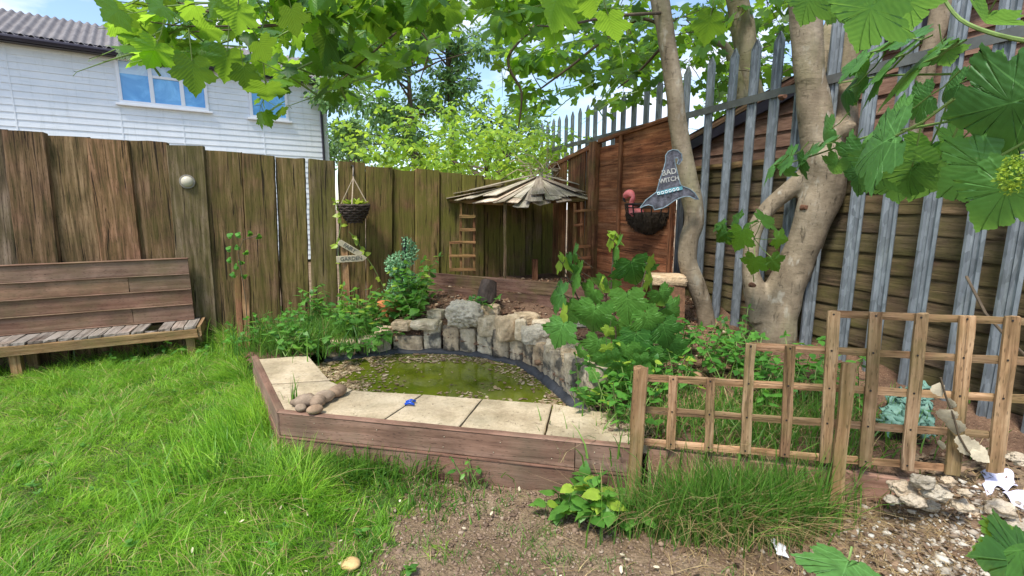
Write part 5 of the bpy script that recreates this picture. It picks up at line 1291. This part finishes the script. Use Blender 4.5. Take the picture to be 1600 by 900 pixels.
for a in dk:
  a = (*a[:3], a[3] * 1.12, *a[4:])
  bigleaf(bl, st_, *a, pet=.6, frm=atY(a[0] * .6 + 965 * .4, a[1] * .85 + 470 * .15 + 12, 3.2))
bl.build('foliage', T_B, M['saplingleaf'], sp)
bl = Leaves()
for a in ((957, 376, 3.15, 34, 245, 60, 30), (958, 374, 3.15, 30, 60, 60, -20), (878, 412, 3.15, 30, 255, 60, 30), (880, 410, 3.15, 34, 75, 60, -20), (1012, 412, 3.05, 30, 85, 60, 20), (1008, 440, 3.0, 34, 80, 60, 20), (952, 512, 2.85, 22, 200, 20, 0), (948, 540, 2.85, 24, 170, 20, 0), (940, 442, 3.0, 30, 240, 60, 30), (885, 490, 2.95, 32, 250, 60, 20), (962, 366, 3.15, 24, 10, 60, 20)):
    bigleaf(bl, st_, *a, pet=.4)
bl.build('young_foliage', T_M, M['newleaf'], sp); st_.build('stem', M['twig'], sp)

# ------------------------------------------------------------------ bushes
def bush(name, label, cat, area, n, hgt, leaf, m, tm, group=None, spread=.35, step=.055, z0=None, droop=.25, stemm='greenstem', pref=None, young=0, lean=None):
    """area: function -> base point"""
    pts = [area() for _ in range(n)]; c = sum(pts, Vector()) / n
    e = empty(name, c, label, cat, group); lv = Leaves(); ly = Leaves(); mb = MB()
    for p in pts:
        H = hgt * random.uniform(.45, 1.1); d = Vector((random.gauss(0, spread), random.gauss(0, spread), 1)); 
        if lean is not None: d += Vector(lean)
        d.normalize(); k = max(2, int(H / step)); cur = p.copy(); P = [cur.copy()]; phi = random.uniform(0, 6)
        for i in range(k):
            d = (d + rv(.07) + Vector((0, 0, -droop * i / k * .35))).normalized(); cur = cur + d * (H / k); P.append(cur.copy())
            if i < 1: continue
            phi += 1.57
            for s in (0, math.pi):
                a = phi + s; o = Vector((math.cos(a), math.sin(a), random.uniform(-.1, .5))).normalized(); sz = leaf * (1 - .5 * i / k) * random.uniform(.7, 1.2) + .01
                (ly if (young and i > k - 2 and random.random() < young) else lv).add(cur + o * sz * .15, (o + Vector((0, 0, -.25))).normalized(), (Vector((0, 0, 1)) + rv(.25) - o * .1).normalized(), sz)
        lv.add(cur, (d + Vector((0, -.6, 0))).normalized(), (0, -.3, 1), leaf * .6)
        mb.tube(P, [.0035 * (1 - .6 * i / len(P)) + .0008 for i in range(len(P))], 4, cap=False)
    lv.build('foliage', tm, M[m], e); mb.build('stem', M[stemm], e)
    if ly.p: ly.build('young_foliage', tm, M['newleaf'], e)
    return e
def ar(x0, x1, y0, y1, z=None):
    def f():
        x, y = random.uniform(x0, x1), random.uniform(y0, y1); zz = float(bedh(np.array(x), np.array(y))) if z is None else z
        return Vector((x, y, zz))
    return f
bush('bramble_bush', 'bramble and leafy weeds round the topiary left of the rocks', 'bush', ar(-1.6, -.85, 4.32, 4.9), 60, .46, .10, 'bramble', T_S, young=.4)
bush('bramble_bush', 'tall leafy bramble behind the sloping left bed, in front of the arrow signpost', 'bush', ar(-2.0, -1.45, 4.35, 4.9), 24, .55, .085, 'bramble', T_S)
bush('leafy_weeds', 'low leafy weeds in the left bed among the long grass', 'weeds', ar(-2.5, -1.7, 4.0, 4.9), 44, .34, .065, 'nettle', T_S)
bush('creeping_bramble', 'pale green bramble shoot drooping over the low blocks into the pond', 'plant', ar(-1.45, -1.2, 3.98, 4.2, .26), 9, .28, .085, 'bramble', T_S, spread=.9, droop=1.2, lean=(.2, -.9, 0))
bush('trailing_bramble', 'bramble leaves trailing over the far left paving slab', 'plant', ar(-1.98, -1.65, 3.75, 3.9, .3), 9, .22, .09, 'bramble', T_S, spread=.7, droop=.8)
bush('bed_weed', 'small bright weed growing in front of the log stump', 'weed', lambda: atY(752, 478, 4.42) + Vector((random.uniform(-.12, .16), random.uniform(-.06, .06), -.03)), 14, .15, .07, 'nettle', T_S, spread=.8)
bush('balm_plant', 'bright leafy low plants at the foot of the sapling beside the trellis post', 'plant', ar(.42, .82, 2.5, 3.15, .27), 36, .30, .06, 'nettle', T_S, young=.3, spread=.5)
bush('balm_plant', 'leafy green balm growing up through the sapling by the trellis', 'plant', ar(.7, 1.15, 2.75, 3.3), 34, .30, .06, 'nettle', T_S, young=.4)
bush('nettle_clump', 'green nettles between the thin and thick trunks', 'plant', ar(1.15, 1.75, 3.0, 3.6), 40, .32, .07, 'nettle', T_S)
bush('nettle_clump', 'green nettles behind the middle of the trellis at the foot of the thick trunk', 'plant', ar(1.3, 2.1, 2.5, 3.1), 60, .30, .07, 'nettle', T_S)
bush('fence_weeds', 'dark leafy weeds under the right end of the bench', 'weeds', lambda: Vector((0, 0, 0)) + bp(random.uniform(-.7, .9), random.uniform(-.1, .35), 0), 40, .17, .07, 'bramble', T_S)
bush('edging_weed', 'thin leafy weed growing against the middle of the pond boards', 'weed', lambda: atZ(737, 765, .0) + Vector((random.uniform(-.05, .1), random.uniform(-.02, .03), 0)), 8, .20, .045, 'bramble', T_O)
fb = bush('bramble_clump', 'glossy bramble clump at the foot of the pond boards beside the trellis post', 'plant', lambda: atZ(930, 805, 0) + Vector((random.uniform(-.16, .15), random.uniform(-.06, .05), 0)), 26, .20, .12, 'bramble', T_S, spread=.85, young=.2, step=.045)
# bramble shoot on the left stake
bs = empty('bramble_shoot', atY(380, 430, 4.25), 'tall pale bramble shoot rising from the left stake against the fence', 'plant')
lv = Leaves(); mb = MB(); P = [atY(u, v, 4.2) for u, v in ((388, 545), (384, 470), (378, 430), (372, 395), (380, 375), (402, 368))]; mb.tube(P, .004, 5)
for u, v, a in ((362, 368, 270), (375, 366, 250), (388, 366, 85), (402, 370, 95), (360, 388, 260), (372, 385, 210), (382, 395, 120), (360, 405, 250), (376, 408, 190), (366, 428, 240), (380, 430, 170), (370, 415, 225)):
    for k in (-28, 0, 28): bigleaf(lv, None, u, v, 4.2, 13, a + k, 50, 30)
lv.build('foliage', T_S, M['nettle'], bs); mb.build('stem', M['twig'], bs)
# topiary
tc_ = atY(630, 430, 4.85)
tp = empty('spiral_topiary', tc_ - Vector((0, 0, .35)), 'artificial bluish green spiral topiary standing against the sleeper fence', 'topiary')
lv = Leaves(); sp_px = [(634, 376, 8), (640, 384, 11), (643, 396, 14), (636, 404, 17), (626, 408, 18), (615, 412, 17), (614, 420, 14), (622, 428, 10), (636, 432, 12), (644, 438, 15), (636, 444, 18), (622, 448, 20), (612, 455, 18), (620, 462, 16), (636, 466, 18)]
for i in range(len(sp_px) - 1):
    a, b = sp_px[i], sp_px[i + 1]
    for _ in range(170):
        t = random.random(); u, v, r = (a[j] + (b[j] - a[j]) * t for j in range(3)); r *= 3.9 / 760
        Yc = 4.85 + .09 * math.sin((i + t) * 1.05); q = rv(1).normalized(); c = atY(u, v, Yc) + q * r * random.uniform(.7, 1.05)
        lv.add(c, (q + rv(.5)).normalized(), (q + rv(.4)).normalized(), random.uniform(.018, .032))
lv.build('foliage', T_O, M['plastic_green'], tp)
MB().tube([atY(632, 372, 4.87), atY(630, 480, 4.87)], [.02, .025], 8).build('stem', M['black'], tp)
# basket plants
lv = Leaves()
for _ in range(60):
    a = random.uniform(0, 6.28); r = random.uniform(0, .09); lv.add(hb + Vector((r * math.cos(a), r * math.sin(a), .01)), Vector((math.cos(a), math.sin(a), random.uniform(.3, 2))), (0, 0, 1), random.uniform(.05, .10))
e = empty('basket_plant', hb, 'yellow green plant growing in the hanging basket', 'plant'); lv.build('foliage', T_O, M['newleaf'], e)
lv = Leaves(); mb = MB()
P = [onplane(u, v, fp + fn * .15, fn) for u, v in ((533, 465), (531, 420), (527, 380), (533, 350), (530, 325), (522, 312))]; mb.tube(P, .004, 4)
P2 = [onplane(u, v, fp + fn * .2, fn) for u, v in ((600, 450), (585, 420), (566, 392), (556, 372), (545, 362))]; mb2 = MB(); mb2.tube(P2, .005, 5)
for Q in (P, P2):
    for i in range(len(Q) - 1):
        for _ in range(4):
            q = Q[i].lerp(Q[i + 1], random.random()); d = rv(1) + fn * .6; lv.add(q, d.normalized(), (fn + Vector((0, 0, .5)) + rv(.3)).normalized(), random.uniform(.04, .085))
e = empty('fence_climber', P[0], 'thin pale climbing stems and leaves around the arrow signpost', 'plant'); lv.build('foliage', T_S, M['newleaf'], e); mb.build('stem', M['greenstem'], e); mb2.build('stem', M['greenstem'], e)

# climber over the fence (bright, backlit)
ce = empty('hop_climber', (0, 7.6, 1.9), 'bright yellow green climber spilling over the sleeper fence in the corner', 'climber')
lv = Leaves(); mb = MB()
for _ in range(210):
    u = random.uniform(560, 855); vt = np.interp(u, [560, 600, 640, 680, 720, 760, 800, 850], [225, 205, 195, 200, 200, 195, 215, 235]); v = random.uniform(vt, 285)
    if random.random() < .12: v = vt - random.uniform(0, 28)
    Yf = 7.3; p = atY(u, v, random.uniform(7.0, 8.4)); d = (random.uniform(-1, 1), random.uniform(-1, .2), random.uniform(-.1, 1.1))
    spray(mb, lv, p, d, .42, .095, 5, .3, .004, .3)
for _ in range(22):   # loose tendrils across the corner
    u = random.uniform(800, 905); v = random.uniform(205, 262); spray(mb, lv, atY(u, v, random.uniform(6.9, 7.6)), (random.uniform(-1, 1), -.3, random.uniform(-.2, .6)), .35, .08, 4, .3, .004, .3)
lv.build('foliage', T_S, M['brightleaf'], ce); mb.build('stem', M['greenstem'], ce)
mb = MB()      # dead stems heaped over the roof apex
for _ in range(45):
    a = atY(random.uniform(815, 878), random.uniform(252, 280), 6.7); a2 = a + Vector((random.gauss(0, .18), random.uniform(-.3, .1), random.gauss(0, .10))); mb.tube([a, a.lerp(a2, .5) + rv(.03), a2], .005, 4, cap=False)
o = mb.build('dead_climber', M['rope'], None, origin=atY(850, 262, 6.8)); tag(o, 'tangle of dry dead climber stems on the peak of the corner roof', 'dead climber')

# background trees
def bgtree(name, label, cx, cy, zc, rx, rz, n, leaf, m, trunk_r=.12, holes=.5):
    e = empty(name, (cx, cy, 0), label, 'tree', 'trees beyond the fences'); mb = MB(); lv = Leaves()
    top = Vector((cx, cy, zc + rz * .6)); mb.tube([Vector((cx, cy, -.1)), Vector((cx + .1, cy, zc * .5)), Vector((cx, cy, zc)), top], [trunk_r, trunk_r * .8, trunk_r * .5, .02], 8)
    cl_ = []
    for _ in range(46):
        q = rv(1).normalized() * random.uniform(.35, 1) ** .6; c = Vector((cx + q.x * rx, cy + q.y * rx, zc + q.z * rz)); cl_.append((c, random.uniform(.16, .32) * rx))
        b = Vector((cx, cy, max(zc - rz * .5, min(zc + rz * .3, c.z - .5)))); mb.tube([b, b.lerp(c, .5) + rv(.1), c], [.035, .02, .008], 5, cap=False)
    for _ in range(n):
        c, r = random.choice(cl_); q = rv(1).normalized(); p = c + Vector((q.x, q.y, q.z * .7)) * r * random.uniform(.3, 1.1)
        lv.add(p, (q + Vector((0, 0, -.5)) + rv(.4)).normalized(), (Vector((0, 0, 1)) + q * .5 + rv(.5)).normalized(), leaf * random.uniform(.6, 1.3))
    mb.build('trunk', M['twig'], e); lv.build('crown', T_O, M[m], e)
p = atY(640, 150, 14); bgtree('background_tree', 'dark leafy tree beyond the fence right of the white house', p.x, 14, p.z, 2.4, 2.5, 15000, .12, 'farleaf')
p = atY(545, 215, 20); bgtree('background_tree', 'low pale tree at the house corner, far beyond the fence', p.x, 21, p.z - .3, 1.6, 1.2, 2500, .17, 'farleaf')
p = atY(695, 60, 14); bgtree('background_tree', 'slender tree top seen through the canopy left of the blue sky gap', p.x, 14.5, p.z, 1.0, 1.9, 2600, .13, 'farleaf')
p = atY(790, 190, 16); bgtree('background_tree', 'small tree beyond the climber near the fence corner', p.x, 16.5, p.z - .2, 1.4, 1.3, 2500, .13, 'farleaf')
p = atY(760, 235, 12); bgtree('background_bush', 'bushy growth just behind the bright climber', p.x, 12, p.z - .4, 2.2, .8, 3500, .13, 'brightleaf')

# ================================================================= GRASS
def blades(name, x, y, z, h, wd, lean, m, leandir=None, droop=.35, kind='stuff', parent=None):
    n = len(x); a = RNG.uniform(0, 2 * np.pi, n) if leandir is None else leandir; ld_ = np.stack([np.cos(a), np.sin(a)], 1); b = RNG.uniform(0, 2 * np.pi, n)
    sx = np.stack([np.cos(b), np.sin(b)], 1); T_ = np.array([0, .35, .7, 1.0]); W_ = np.array([1, .85, .55, .0]); V = np.zeros((n, 7, 3)); k = 0
    for t, w_ in zip(T_, W_):
        off = ld_ * (lean * h * t ** 1.8)[:, None]; zz = z + h * (t - droop * lean * t * t)
        for s in ((-1, 1) if w_ > 0 else (0,)):
            V[:, k, :2] = np.stack([x, y], 1) + off + sx * (s * wd * w_ / 2)[:, None]; V[:, k, 2] = zz; k += 1
    F = np.array([[0, 1, 3], [0, 3, 2], [2, 3, 5], [2, 5, 4], [4, 5, 6]]); T = (np.arange(n)[:, None, None] * 7 + F[None]).reshape(-1, 3)
    o = npmesh(name, V.reshape(-1, 3), T, m, parent, off=(wloc(parent) if parent is not None else (0, 0, 0)))
    if kind: o['kind'] = kind
    return o
n = 330000; yy = .9 + 4.3 * RNG.random(n) ** 1.25; xx = RNG.uniform(-5.4, .45, n)
u, v = proj(np.stack([xx, yy, xx * 0], 1)); sidex = P0.x + (yy - P0.y) * (PB.x - P0.x) / (PB.y - P0.y)
keep = (u > -60) & (v < 960) & (yy < fenceY(xx) - .06) & (RNG.random(n) < grassmask(xx, yy) * .97 + .012) & ((xx < sidex - .03) | (yy < P0.y - .02 + (xx - P0.x) * fd.y / fd.x))
undb = ((xx - bo.x) * fdv.x + (yy - bo.y) * fdv.y < .15) & (((xx - bo.x) * -fn.x + (yy - bo.y) * -fn.y) > .05); keep &= ~(undb & (RNG.random(n) < .8))
xx, yy = xx[keep], yy[keep]; cl1 = vnoise(xx, yy, 3, 41); cl2 = vnoise(xx, yy, 9, 42); cl3 = vnoise(xx, yy, 1.2, 43); k_ = RNG.random(len(xx)) < np.clip(.25 + 1.5 * vnoise(xx, yy, 14, 44), 0, 1); xx, yy, cl1, cl2, cl3 = xx[k_], yy[k_], cl1[k_], cl2[k_], cl3[k_]
ds = np.clip(1 - np.abs(xx - (P0.x + (yy - P0.y) * (PB.x - P0.x) / (PB.y - P0.y))) / .35, 0, 1) * (yy > 2.2); df = np.clip(1 - (P0.y - yy) / .35, 0, 1) * (xx > P0.x) * (xx < -.75) * (yy < P0.y)
dfe = np.clip(1 - (fenceY(xx) - yy) / 1.3, 0, 1)
h = (.026 + .07 * cl1 + .075 * cl2 ** 2) * RNG.uniform(.55, 1.25, len(xx)) * (1 + 1.5 * ds + 1.2 * df + .8 * dfe) * (1 - .45 * (xx > -.7))
swirl = cl3 * 14 + cl2 * 4 + RNG.normal(0, 1.15, len(xx))
blades('lawn_grass', xx, yy, lawnh(xx, yy) - .01, h, RNG.uniform(.0028, .0058, len(xx)), RNG.uniform(.3, 1.3, len(xx)), M['grass'], swirl)
# pale flopped-over dead blades
k = RNG.random(len(xx)) < .05; blades('dry_grass', xx[k], yy[k], lawnh(xx[k], yy[k]), h[k] * 1.15, np.full(k.sum(), .004), RNG.uniform(.8, 1.6, k.sum()), M['straw'], swirl[k])
def tuft_pts(n):
    return np.stack([RNG.uniform(-1, 1, n), RNG.normal(0, .5, n)], 1)
def tuft(name, label, cx, cy, rx, ry, n, hh, zf, m='grassdark', cat='grass', lean=.9, ld=None, straw=.15):
    q = RNG.normal(0, .5, (n, 2)); x = cx + q[:, 0] * rx; y = cy + q[:, 1] * ry; z = zf(x, y) - .01
    e = None; h = hh * RNG.uniform(.35, 1.15, n); a = None if ld is None else RNG.normal(ld, .9, n)
    o = blades(name, x, y, z, h, RNG.uniform(.0035, .011, n), RNG.uniform(.05, lean, n), M[m], a, .45); o['label'] = label
    ks_ = int(n * straw)
    if ks_: blades('dry_grass', x[:ks_] + .01, y[:ks_], z[:ks_], h[:ks_] * 1.05, RNG.uniform(.002, .0045, ks_), RNG.uniform(.3, 1.5, ks_), M['straw'])
    return o
lz = lambda x, y: x * 0
tuft('rough_grass', 'long rough grass growing in front of the trellis', 1.0, 2.07, .42, .10, 3300, .37, lawnh, lean=.6, straw=.4)
tuft('rough_grass', 'long grass at the trellis base', 1.1, 2.02, .34, .11, 2000, .38, lawnh, lean=.8, straw=.3)
tuft('bed_grass', 'tall grass in the left bed', -1.85, 4.3, .5, .42, 3200, .34, bedh, straw=.08)
tuft('bed_grass', 'grass behind the left of the trellis', 1.35, 2.5, .75, .35, 2400, .2, bedh, straw=.35)
tuft('bed_grass', 'grass by the last slab', .64, 2.56, .12, .12, 260, .09, bedh, straw=.6)
tuft('edge_grass', 'long grass flopping against the pond side', -1.72, 3.05, .3, .75, 2600, .26, lz, m='grass', ld=2.9, straw=.02)
tuft('edge_grass', 'grass at the left of the front boards', -1.0, 2.5, .75, .14, 1900, .22, lz, m='grassdark', ld=-1.0, straw=.03)
q = atZ(460, 628, .3); tuft('grass_sprig', 'sprig beside the pebbles', q.x, q.y, .05, .05, 16, .2, lambda x, y: x * 0 + .3, lean=.35, straw=0)
tuft('edge_grass', 'grass clump below the middle boards', -.45, 2.28, .35, .18, 420, .10, lz, m='grassdark')

# stray tufts over the bare earth and broad-leaved weeds in the lawn
tx_, ty_ = [], []
for _ in range(130):
    cx_, cy_ = random.uniform(-.7, 1.4), random.uniform(1.15, 2.35)
    if random.random() < max(0, (cx_ - .1)) * .8: continue
    k = int(random.uniform(8, 60)); tx_.append(RNG.normal(cx_, .035, k)); ty_.append(RNG.normal(cy_, .03, k))
tx_, ty_ = np.concatenate(tx_), np.concatenate(ty_); k = ty_ < frontY(tx_) - .03; tx_, ty_ = tx_[k], ty_[k]; n = len(tx_)
blades('stray_grass', tx_, ty_, lawnh(tx_, ty_), RNG.uniform(.02, .075, n), RNG.uniform(.0025, .005, n), RNG.uniform(.3, 1.2, n), M['grassdark'])
wl = Leaves()
for _ in range(150):
    x_, y_ = random.uniform(-3.6, .2), random.uniform(1.2, 4.0)
    if grassmask(np.array(x_), np.array(y_)) < .1 and random.random() < .6: continue
    if y_ > P0.y - .1 and x_ > P0.x + (y_ - P0.y) * (PB.x - P0.x) / (PB.y - P0.y) - .08: continue
    z_ = float(lawnh(np.array(x_), np.array(y_)))
    for k in range(random.randint(4, 9)):
        a = random.uniform(0, 6.28); wl.add((x_, y_, z_ + random.uniform(.015, .05)), (math.cos(a), math.sin(a), random.uniform(0, .7)), (0, 0, 1), random.uniform(.018, .042))
wl.build('lawn_weeds', T_S + T_O, M['bramble'], None, 'stuff')

# ================================================================= GROUND LITTER
def pebbles(name, x, y, z, s, m):
    import bmesh
    bm = bmesh.new(); bmesh.ops.create_icosphere(bm, subdivisions=1, radius=.5); V = np.array([tuple(v.co) for v in bm.verts]); T = np.array([[v.index for v in f.verts] for f in bm.faces]); bm.free()
    n = len(x); a = RNG.uniform(0, 6.28, n); j = RNG.uniform(.4, 1.6, (n, len(V), 1)); W = V[None] * j * np.stack([s, s * RNG.uniform(.5, 1, n), s * RNG.uniform(.3, .8, n)], 1)[:, None]
    c, s_ = np.cos(a)[:, None], np.sin(a)[:, None]; W = np.stack([W[..., 0] * c - W[..., 1] * s_, W[..., 0] * s_ + W[..., 1] * c, W[..., 2]], -1) + np.stack([x, y, z], 1)[:, None]
    o = npmesh(name, W.reshape(-1, 3), (np.arange(n)[:, None, None] * len(V) + T[None]).reshape(-1, 3), m); o['kind'] = 'stuff'; return o
n = 42000; x = RNG.uniform(-1.4, 3.2, n); y = .9 + 1.9 * RNG.random(n); k = (y < frontY(x) - .02) & (grassmask(x, y) < .9); x, y = x[k], y[k]
sz = RNG.gamma(1.6, .0045, len(x)) + .003
clod = plain('soil_clod', (.21, .15, .105), .95, .5, 30, .5)
s_ = NT('clod'); g_ = s_.new('ShaderNodeNewGeometry'); c_ = s_.ramp(g_.outputs['Random Per Island'], [(0, (.12, .08, .055)), (.5, (.22, .155, .11)), (.85, (.28, .2, .14)), (1, (.36, .29, .22))]); clod = s_.done(c_, .95, None, .15)
pebbles('soil_crumbs', x, y, lawnh(x, y) + .006, sz, clod)
n = 9000; x = RNG.uniform(-1.4, 1.9, n); y = RNG.uniform(2.4, 6.3, n); k = inpoly(x, y, BEDPOLY) & ~inpoly(x, y, PONDPOLY) & ((y > frontY(x) + .5) | (x > .6)); x, y = x[k], y[k]
s_ = NT('chip'); g_ = s_.new('ShaderNodeNewGeometry'); c_ = s_.ramp(g_.outputs['Random Per Island'], [(0, (.07, .035, .02)), (.5, (.19, .10, .06)), (.85, (.32, .2, .12)), (1, (.5, .4, .28))]); chip = s_.done(c_, .9, None, .2)
pebbles('bark_chips', x, y, bedh(x, y) + .006, RNG.gamma(2, .009, len(x)) + .004, chip)
q0 = atZ(985, 662, TOPZ); n = 1500; x = RNG.normal(q0.x + .02, .07, n); y = RNG.normal(q0.y + .02, .09, n); k = (y > frontY(x) + .03) & (x < q0.x + .12); x, y = x[k], y[k]
pebbles('slab_grit', x, y, x * 0 + TOPZ + .005, RNG.gamma(1.5, .004, len(x)) + .002, clod)
# straw, leaf litter right foreground
n = 11000; x = RNG.uniform(.1, 2.6, n); y = RNG.uniform(1.1, 2.1, n); k = RNG.random(n) < np.clip((x - .4) * .8, .06, 1) * np.clip(1.6 * vnoise(x, y, 4, 51), .15, 1); x, y = x[k], y[k]; n = len(x)
blades('straw_litter', x, y, lawnh(x, y) + .006, RNG.uniform(.02, .05, n), RNG.uniform(.002, .004, n), RNG.uniform(2, 5, n), M['straw'], None, .19)
litter = leafmat('litter_leaf', (.10, .06, .035), (.30, .2, .13), (.2, .12, .05), .1, vein=False, rough=.8)
n = 3200; x = RNG.uniform(.3, 2.7, n); y = RNG.uniform(1.1, 2.2, n); k = RNG.random(n) < np.clip((x - .5) * .9, .03, 1); x, y = x[k], y[k]
quads('leaf_litter', np.stack([x, y, lawnh(x, y) + .012], 1), RNG.uniform(.012, .06, len(x)), litter, .45)
n = 60; x = RNG.uniform(-1.5, .6, n); y = RNG.uniform(1.2, 2.6, n); quads('leaf_scraps', np.stack([x, y, lawnh(x, y) + .03], 1), RNG.uniform(.012, .03, n), M['dryleaf'], .3)
# rubble at right
lumps = [(1408, 772, 44), (1440, 762, 40), (1462, 780, 46), (1425, 792, 40), (1452, 800, 34), (1480, 762, 26), (1392, 790, 26), (1500, 800, 36), (1530, 812, 46), (1562, 805, 50), (1520, 830, 40), (1580, 835, 56), (1480, 815, 28), (1545, 845, 36), (1590, 668 + 60, 34), (1505, 780, 22)]
for i, (u, v, wpx) in enumerate(lumps):
    q_ = atZ(u, v, .10); p = atY(u, v, min(q_.y, frontY(q_.x) - .09 - .02 * (i % 4))); k = (p.y + .6) / 760; r = wpx * k * .72
    o = rock('rubble_lump', p + Vector((0, 0, .03)), r, r * .8, r * .55, M['paleconc'], None, amp=.2, sub=4, fr=3.4, pits=.22)
    pos = ['left end of the pale rubble heap under the trellis', 'upper middle of the pale rubble heap under the trellis', 'largest lump in the heap under the trellis', 'front of the heap under the trellis', 'lowest lump in the heap under the trellis', 'small one at the right of the heap under the trellis', 'small outlying one left of the heap, nearest the black box', 'between the heap and the pale cloth', 'just below the pale cloth', 'under the edge of the pale cloth', 'in front of the spread of lumps below the cloth', 'biggest one by the right edge of the ground', 'small one between the two groups of lumps', 'front one near the big foreground leaf', 'beside the foot of the last trellis upright', 'tiny one at the dead leaves'][i]
    tag(o, 'crumbly pale rubble lump, ' + pos, 'rubble', 'crumbly pale rubble at the right')
n = 3600; x = RNG.normal(1.95, .30, n); y = RNG.normal(1.62, .22, n); k = (x < 2.8) & (y < frontY(x)); x, y = x[k], y[k]
s_ = NT('grit'); g_ = s_.new('ShaderNodeNewGeometry'); c_ = s_.ramp(g_.outputs['Random Per Island'], [(0, (.2, .15, .11)), (.5, (.36, .31, .25)), (.85, (.52, .48, .41)), (1, (.66, .63, .56))]); grit = s_.done(c_, .95, None, .15)
pebbles('rubble_grit', x, y, lawnh(x, y) + .01, RNG.gamma(1.5, .008, len(x)) + .003, grit)
# cloth scraps
def sheet(name, px, z, m, label, cat, sub=30, amp=.03, z1=None, fr=14):
    q = [atZ(u, v, zz) for (u, v), zz in zip(px, z)]; V = []; F = []
    for i in range(sub + 1):
        for j in range(sub + 1):
            s, t = i / sub, j / sub; p = q[0] * (1 - s) * (1 - t) + q[1] * s * (1 - t) + q[2] * s * t + q[3] * (1 - s) * t
            V.append(p + Vector((mnoise.noise(p * fr), mnoise.noise(p * fr + Vector((5, 0, 0))), 1.2 * mnoise.noise(p * fr * .8 + Vector((0, 9, 0))) + .6)) * amp)
    if name != 'net_bag': V = [Vector((p.x, p.y, max(p.z, float(lawnh(np.array(p.x), np.array(p.y))) + .02 + .02 * mnoise.noise(p * 20)))) for p in V]
    for i in range(sub):
        for j in range(sub): F.append((i * (sub + 1) + j, (i + 1) * (sub + 1) + j, (i + 1) * (sub + 1) + j + 1, i * (sub + 1) + j + 1))
    o = MB().add(V, F).build(name, m, None, smooth=True, origin=q[0]); so = o.modifiers.new('s', 'SOLIDIFY'); so.thickness = .003
    return tag(o, label, cat)
sheet('cloth_scrap', [(1530, 752), (1565, 748), (1585, 780), (1535, 790)], [.26, .27, .23, .22], M['cloth'], 'crumpled pale lilac cloth scrap left of the other one by the rubble', 'cloth')
sheet('cloth_scrap', [(1565, 780), (1625, 768), (1625, 800), (1585, 806)], [.25, .25, .22, .21], M['cloth'], 'pale lilac cloth scrap lying at the right edge below the trellis', 'cloth')
sheet('net_bag', [(1390, 622), (1450, 610), (1455, 690), (1370, 680)], [.42, .45, .36, .34], M['teal'], 'pale green netting heaped behind the trellis', 'netting', amp=.05, fr=45, sub=40)
q = atZ(548, 886, .02); rock('yellow_stone', q + Vector((0, 0, .015)), .085, .06, .045, plain('yellow_stone', (.55, .36, .16), .8, .3, 12, .4), 'flat yellowish stone on the lawn at the bottom of the picture', 'stone', amp=.1)
q = atZ(1217, 858, .03); sheet('paper_scrap', [(1205, 850), (1218, 850), (1228, 872), (1214, 872)], [.04, .04, .03, .03], M['white'], 'small crumpled scrap of white paper among the straw', 'paper', amp=.015, fr=40)
q = atZ(1010, 1, 0) if 0 else None
# dead pale leaves caught on the trellis
dl = Leaves(); mb = MB(); P = [tx(u, v, .05) for u, v in ((1470, 590), (1478, 620), (1490, 650), (1498, 680), (1512, 705), (1530, 720))]; mb.tube(P, .004, 5)
for a in ((1462, 600, 34, 150), (1478, 640, 42, 165), (1490, 655, 44, 175), (1500, 680, 34, 150), (1505, 690, 44, 130), (1520, 700, 40, 125), (1488, 625, 26, 200), (1472, 690, 24, 190)):
    bigleaf(dl, None, a[0], a[1], tx(a[0], a[1], .05).y, a[2] * .75, a[3], 35, random.uniform(-30, 30))
e = empty('dead_shoot', P[0], 'withered shoot of pale dead leaves hanging on the right of the trellis', 'dead plant'); dl.build('foliage', T_S, M['dryleaf'], e); mb.build('stem', M['twig'], e)
# cane leaning across the right pales
P = [atY(u, v, Y) for u, v, Y in ((1510, 432, 2.3), (1540, 490, 2.1), (1580, 535, 2.0), (1650, 600, 1.9))]
o = MB().tube(P, .006, 6).build('bent_cane', M['twig'], None, origin=P[0]); tag(o, 'thin bent cane leaning across the last pales at the right edge', 'cane')
# foreground leaves
fl_ = Leaves(); mb = MB()
for u, v, Y, wpx, a, t in ((1606, 858, 1.4, 70, 235, 50), (1612, 880, 1.38, 74, 250, 50)):
    bigleaf(fl_, mb, u, v, Y, wpx, a, -t, 0, frm=atZ(1625, 905, .03))
e = empty('foreground_seedling', atZ(1600, 880, 0), 'seedling with bright green maple leaves in the bottom right corner', 'plant'); fl_.build('foliage', T_B, M['mapleleaf'], e); mb.build('stem', M['greenstem'], e)
fl_ = Leaves(); mb = MB(); bigleaf(fl_, mb, 1325, 876, 1.55, 86, 190, -50, 0, pet=.25)
e = empty('ground_leaf', atZ(1325, 880, 0), 'single pale green maple leaf lying on the earth at the bottom edge', 'leaf'); fl_.build('leaf', T_B, M['mapledark'], e); mb.build('stalk', M['greenstem'], e)
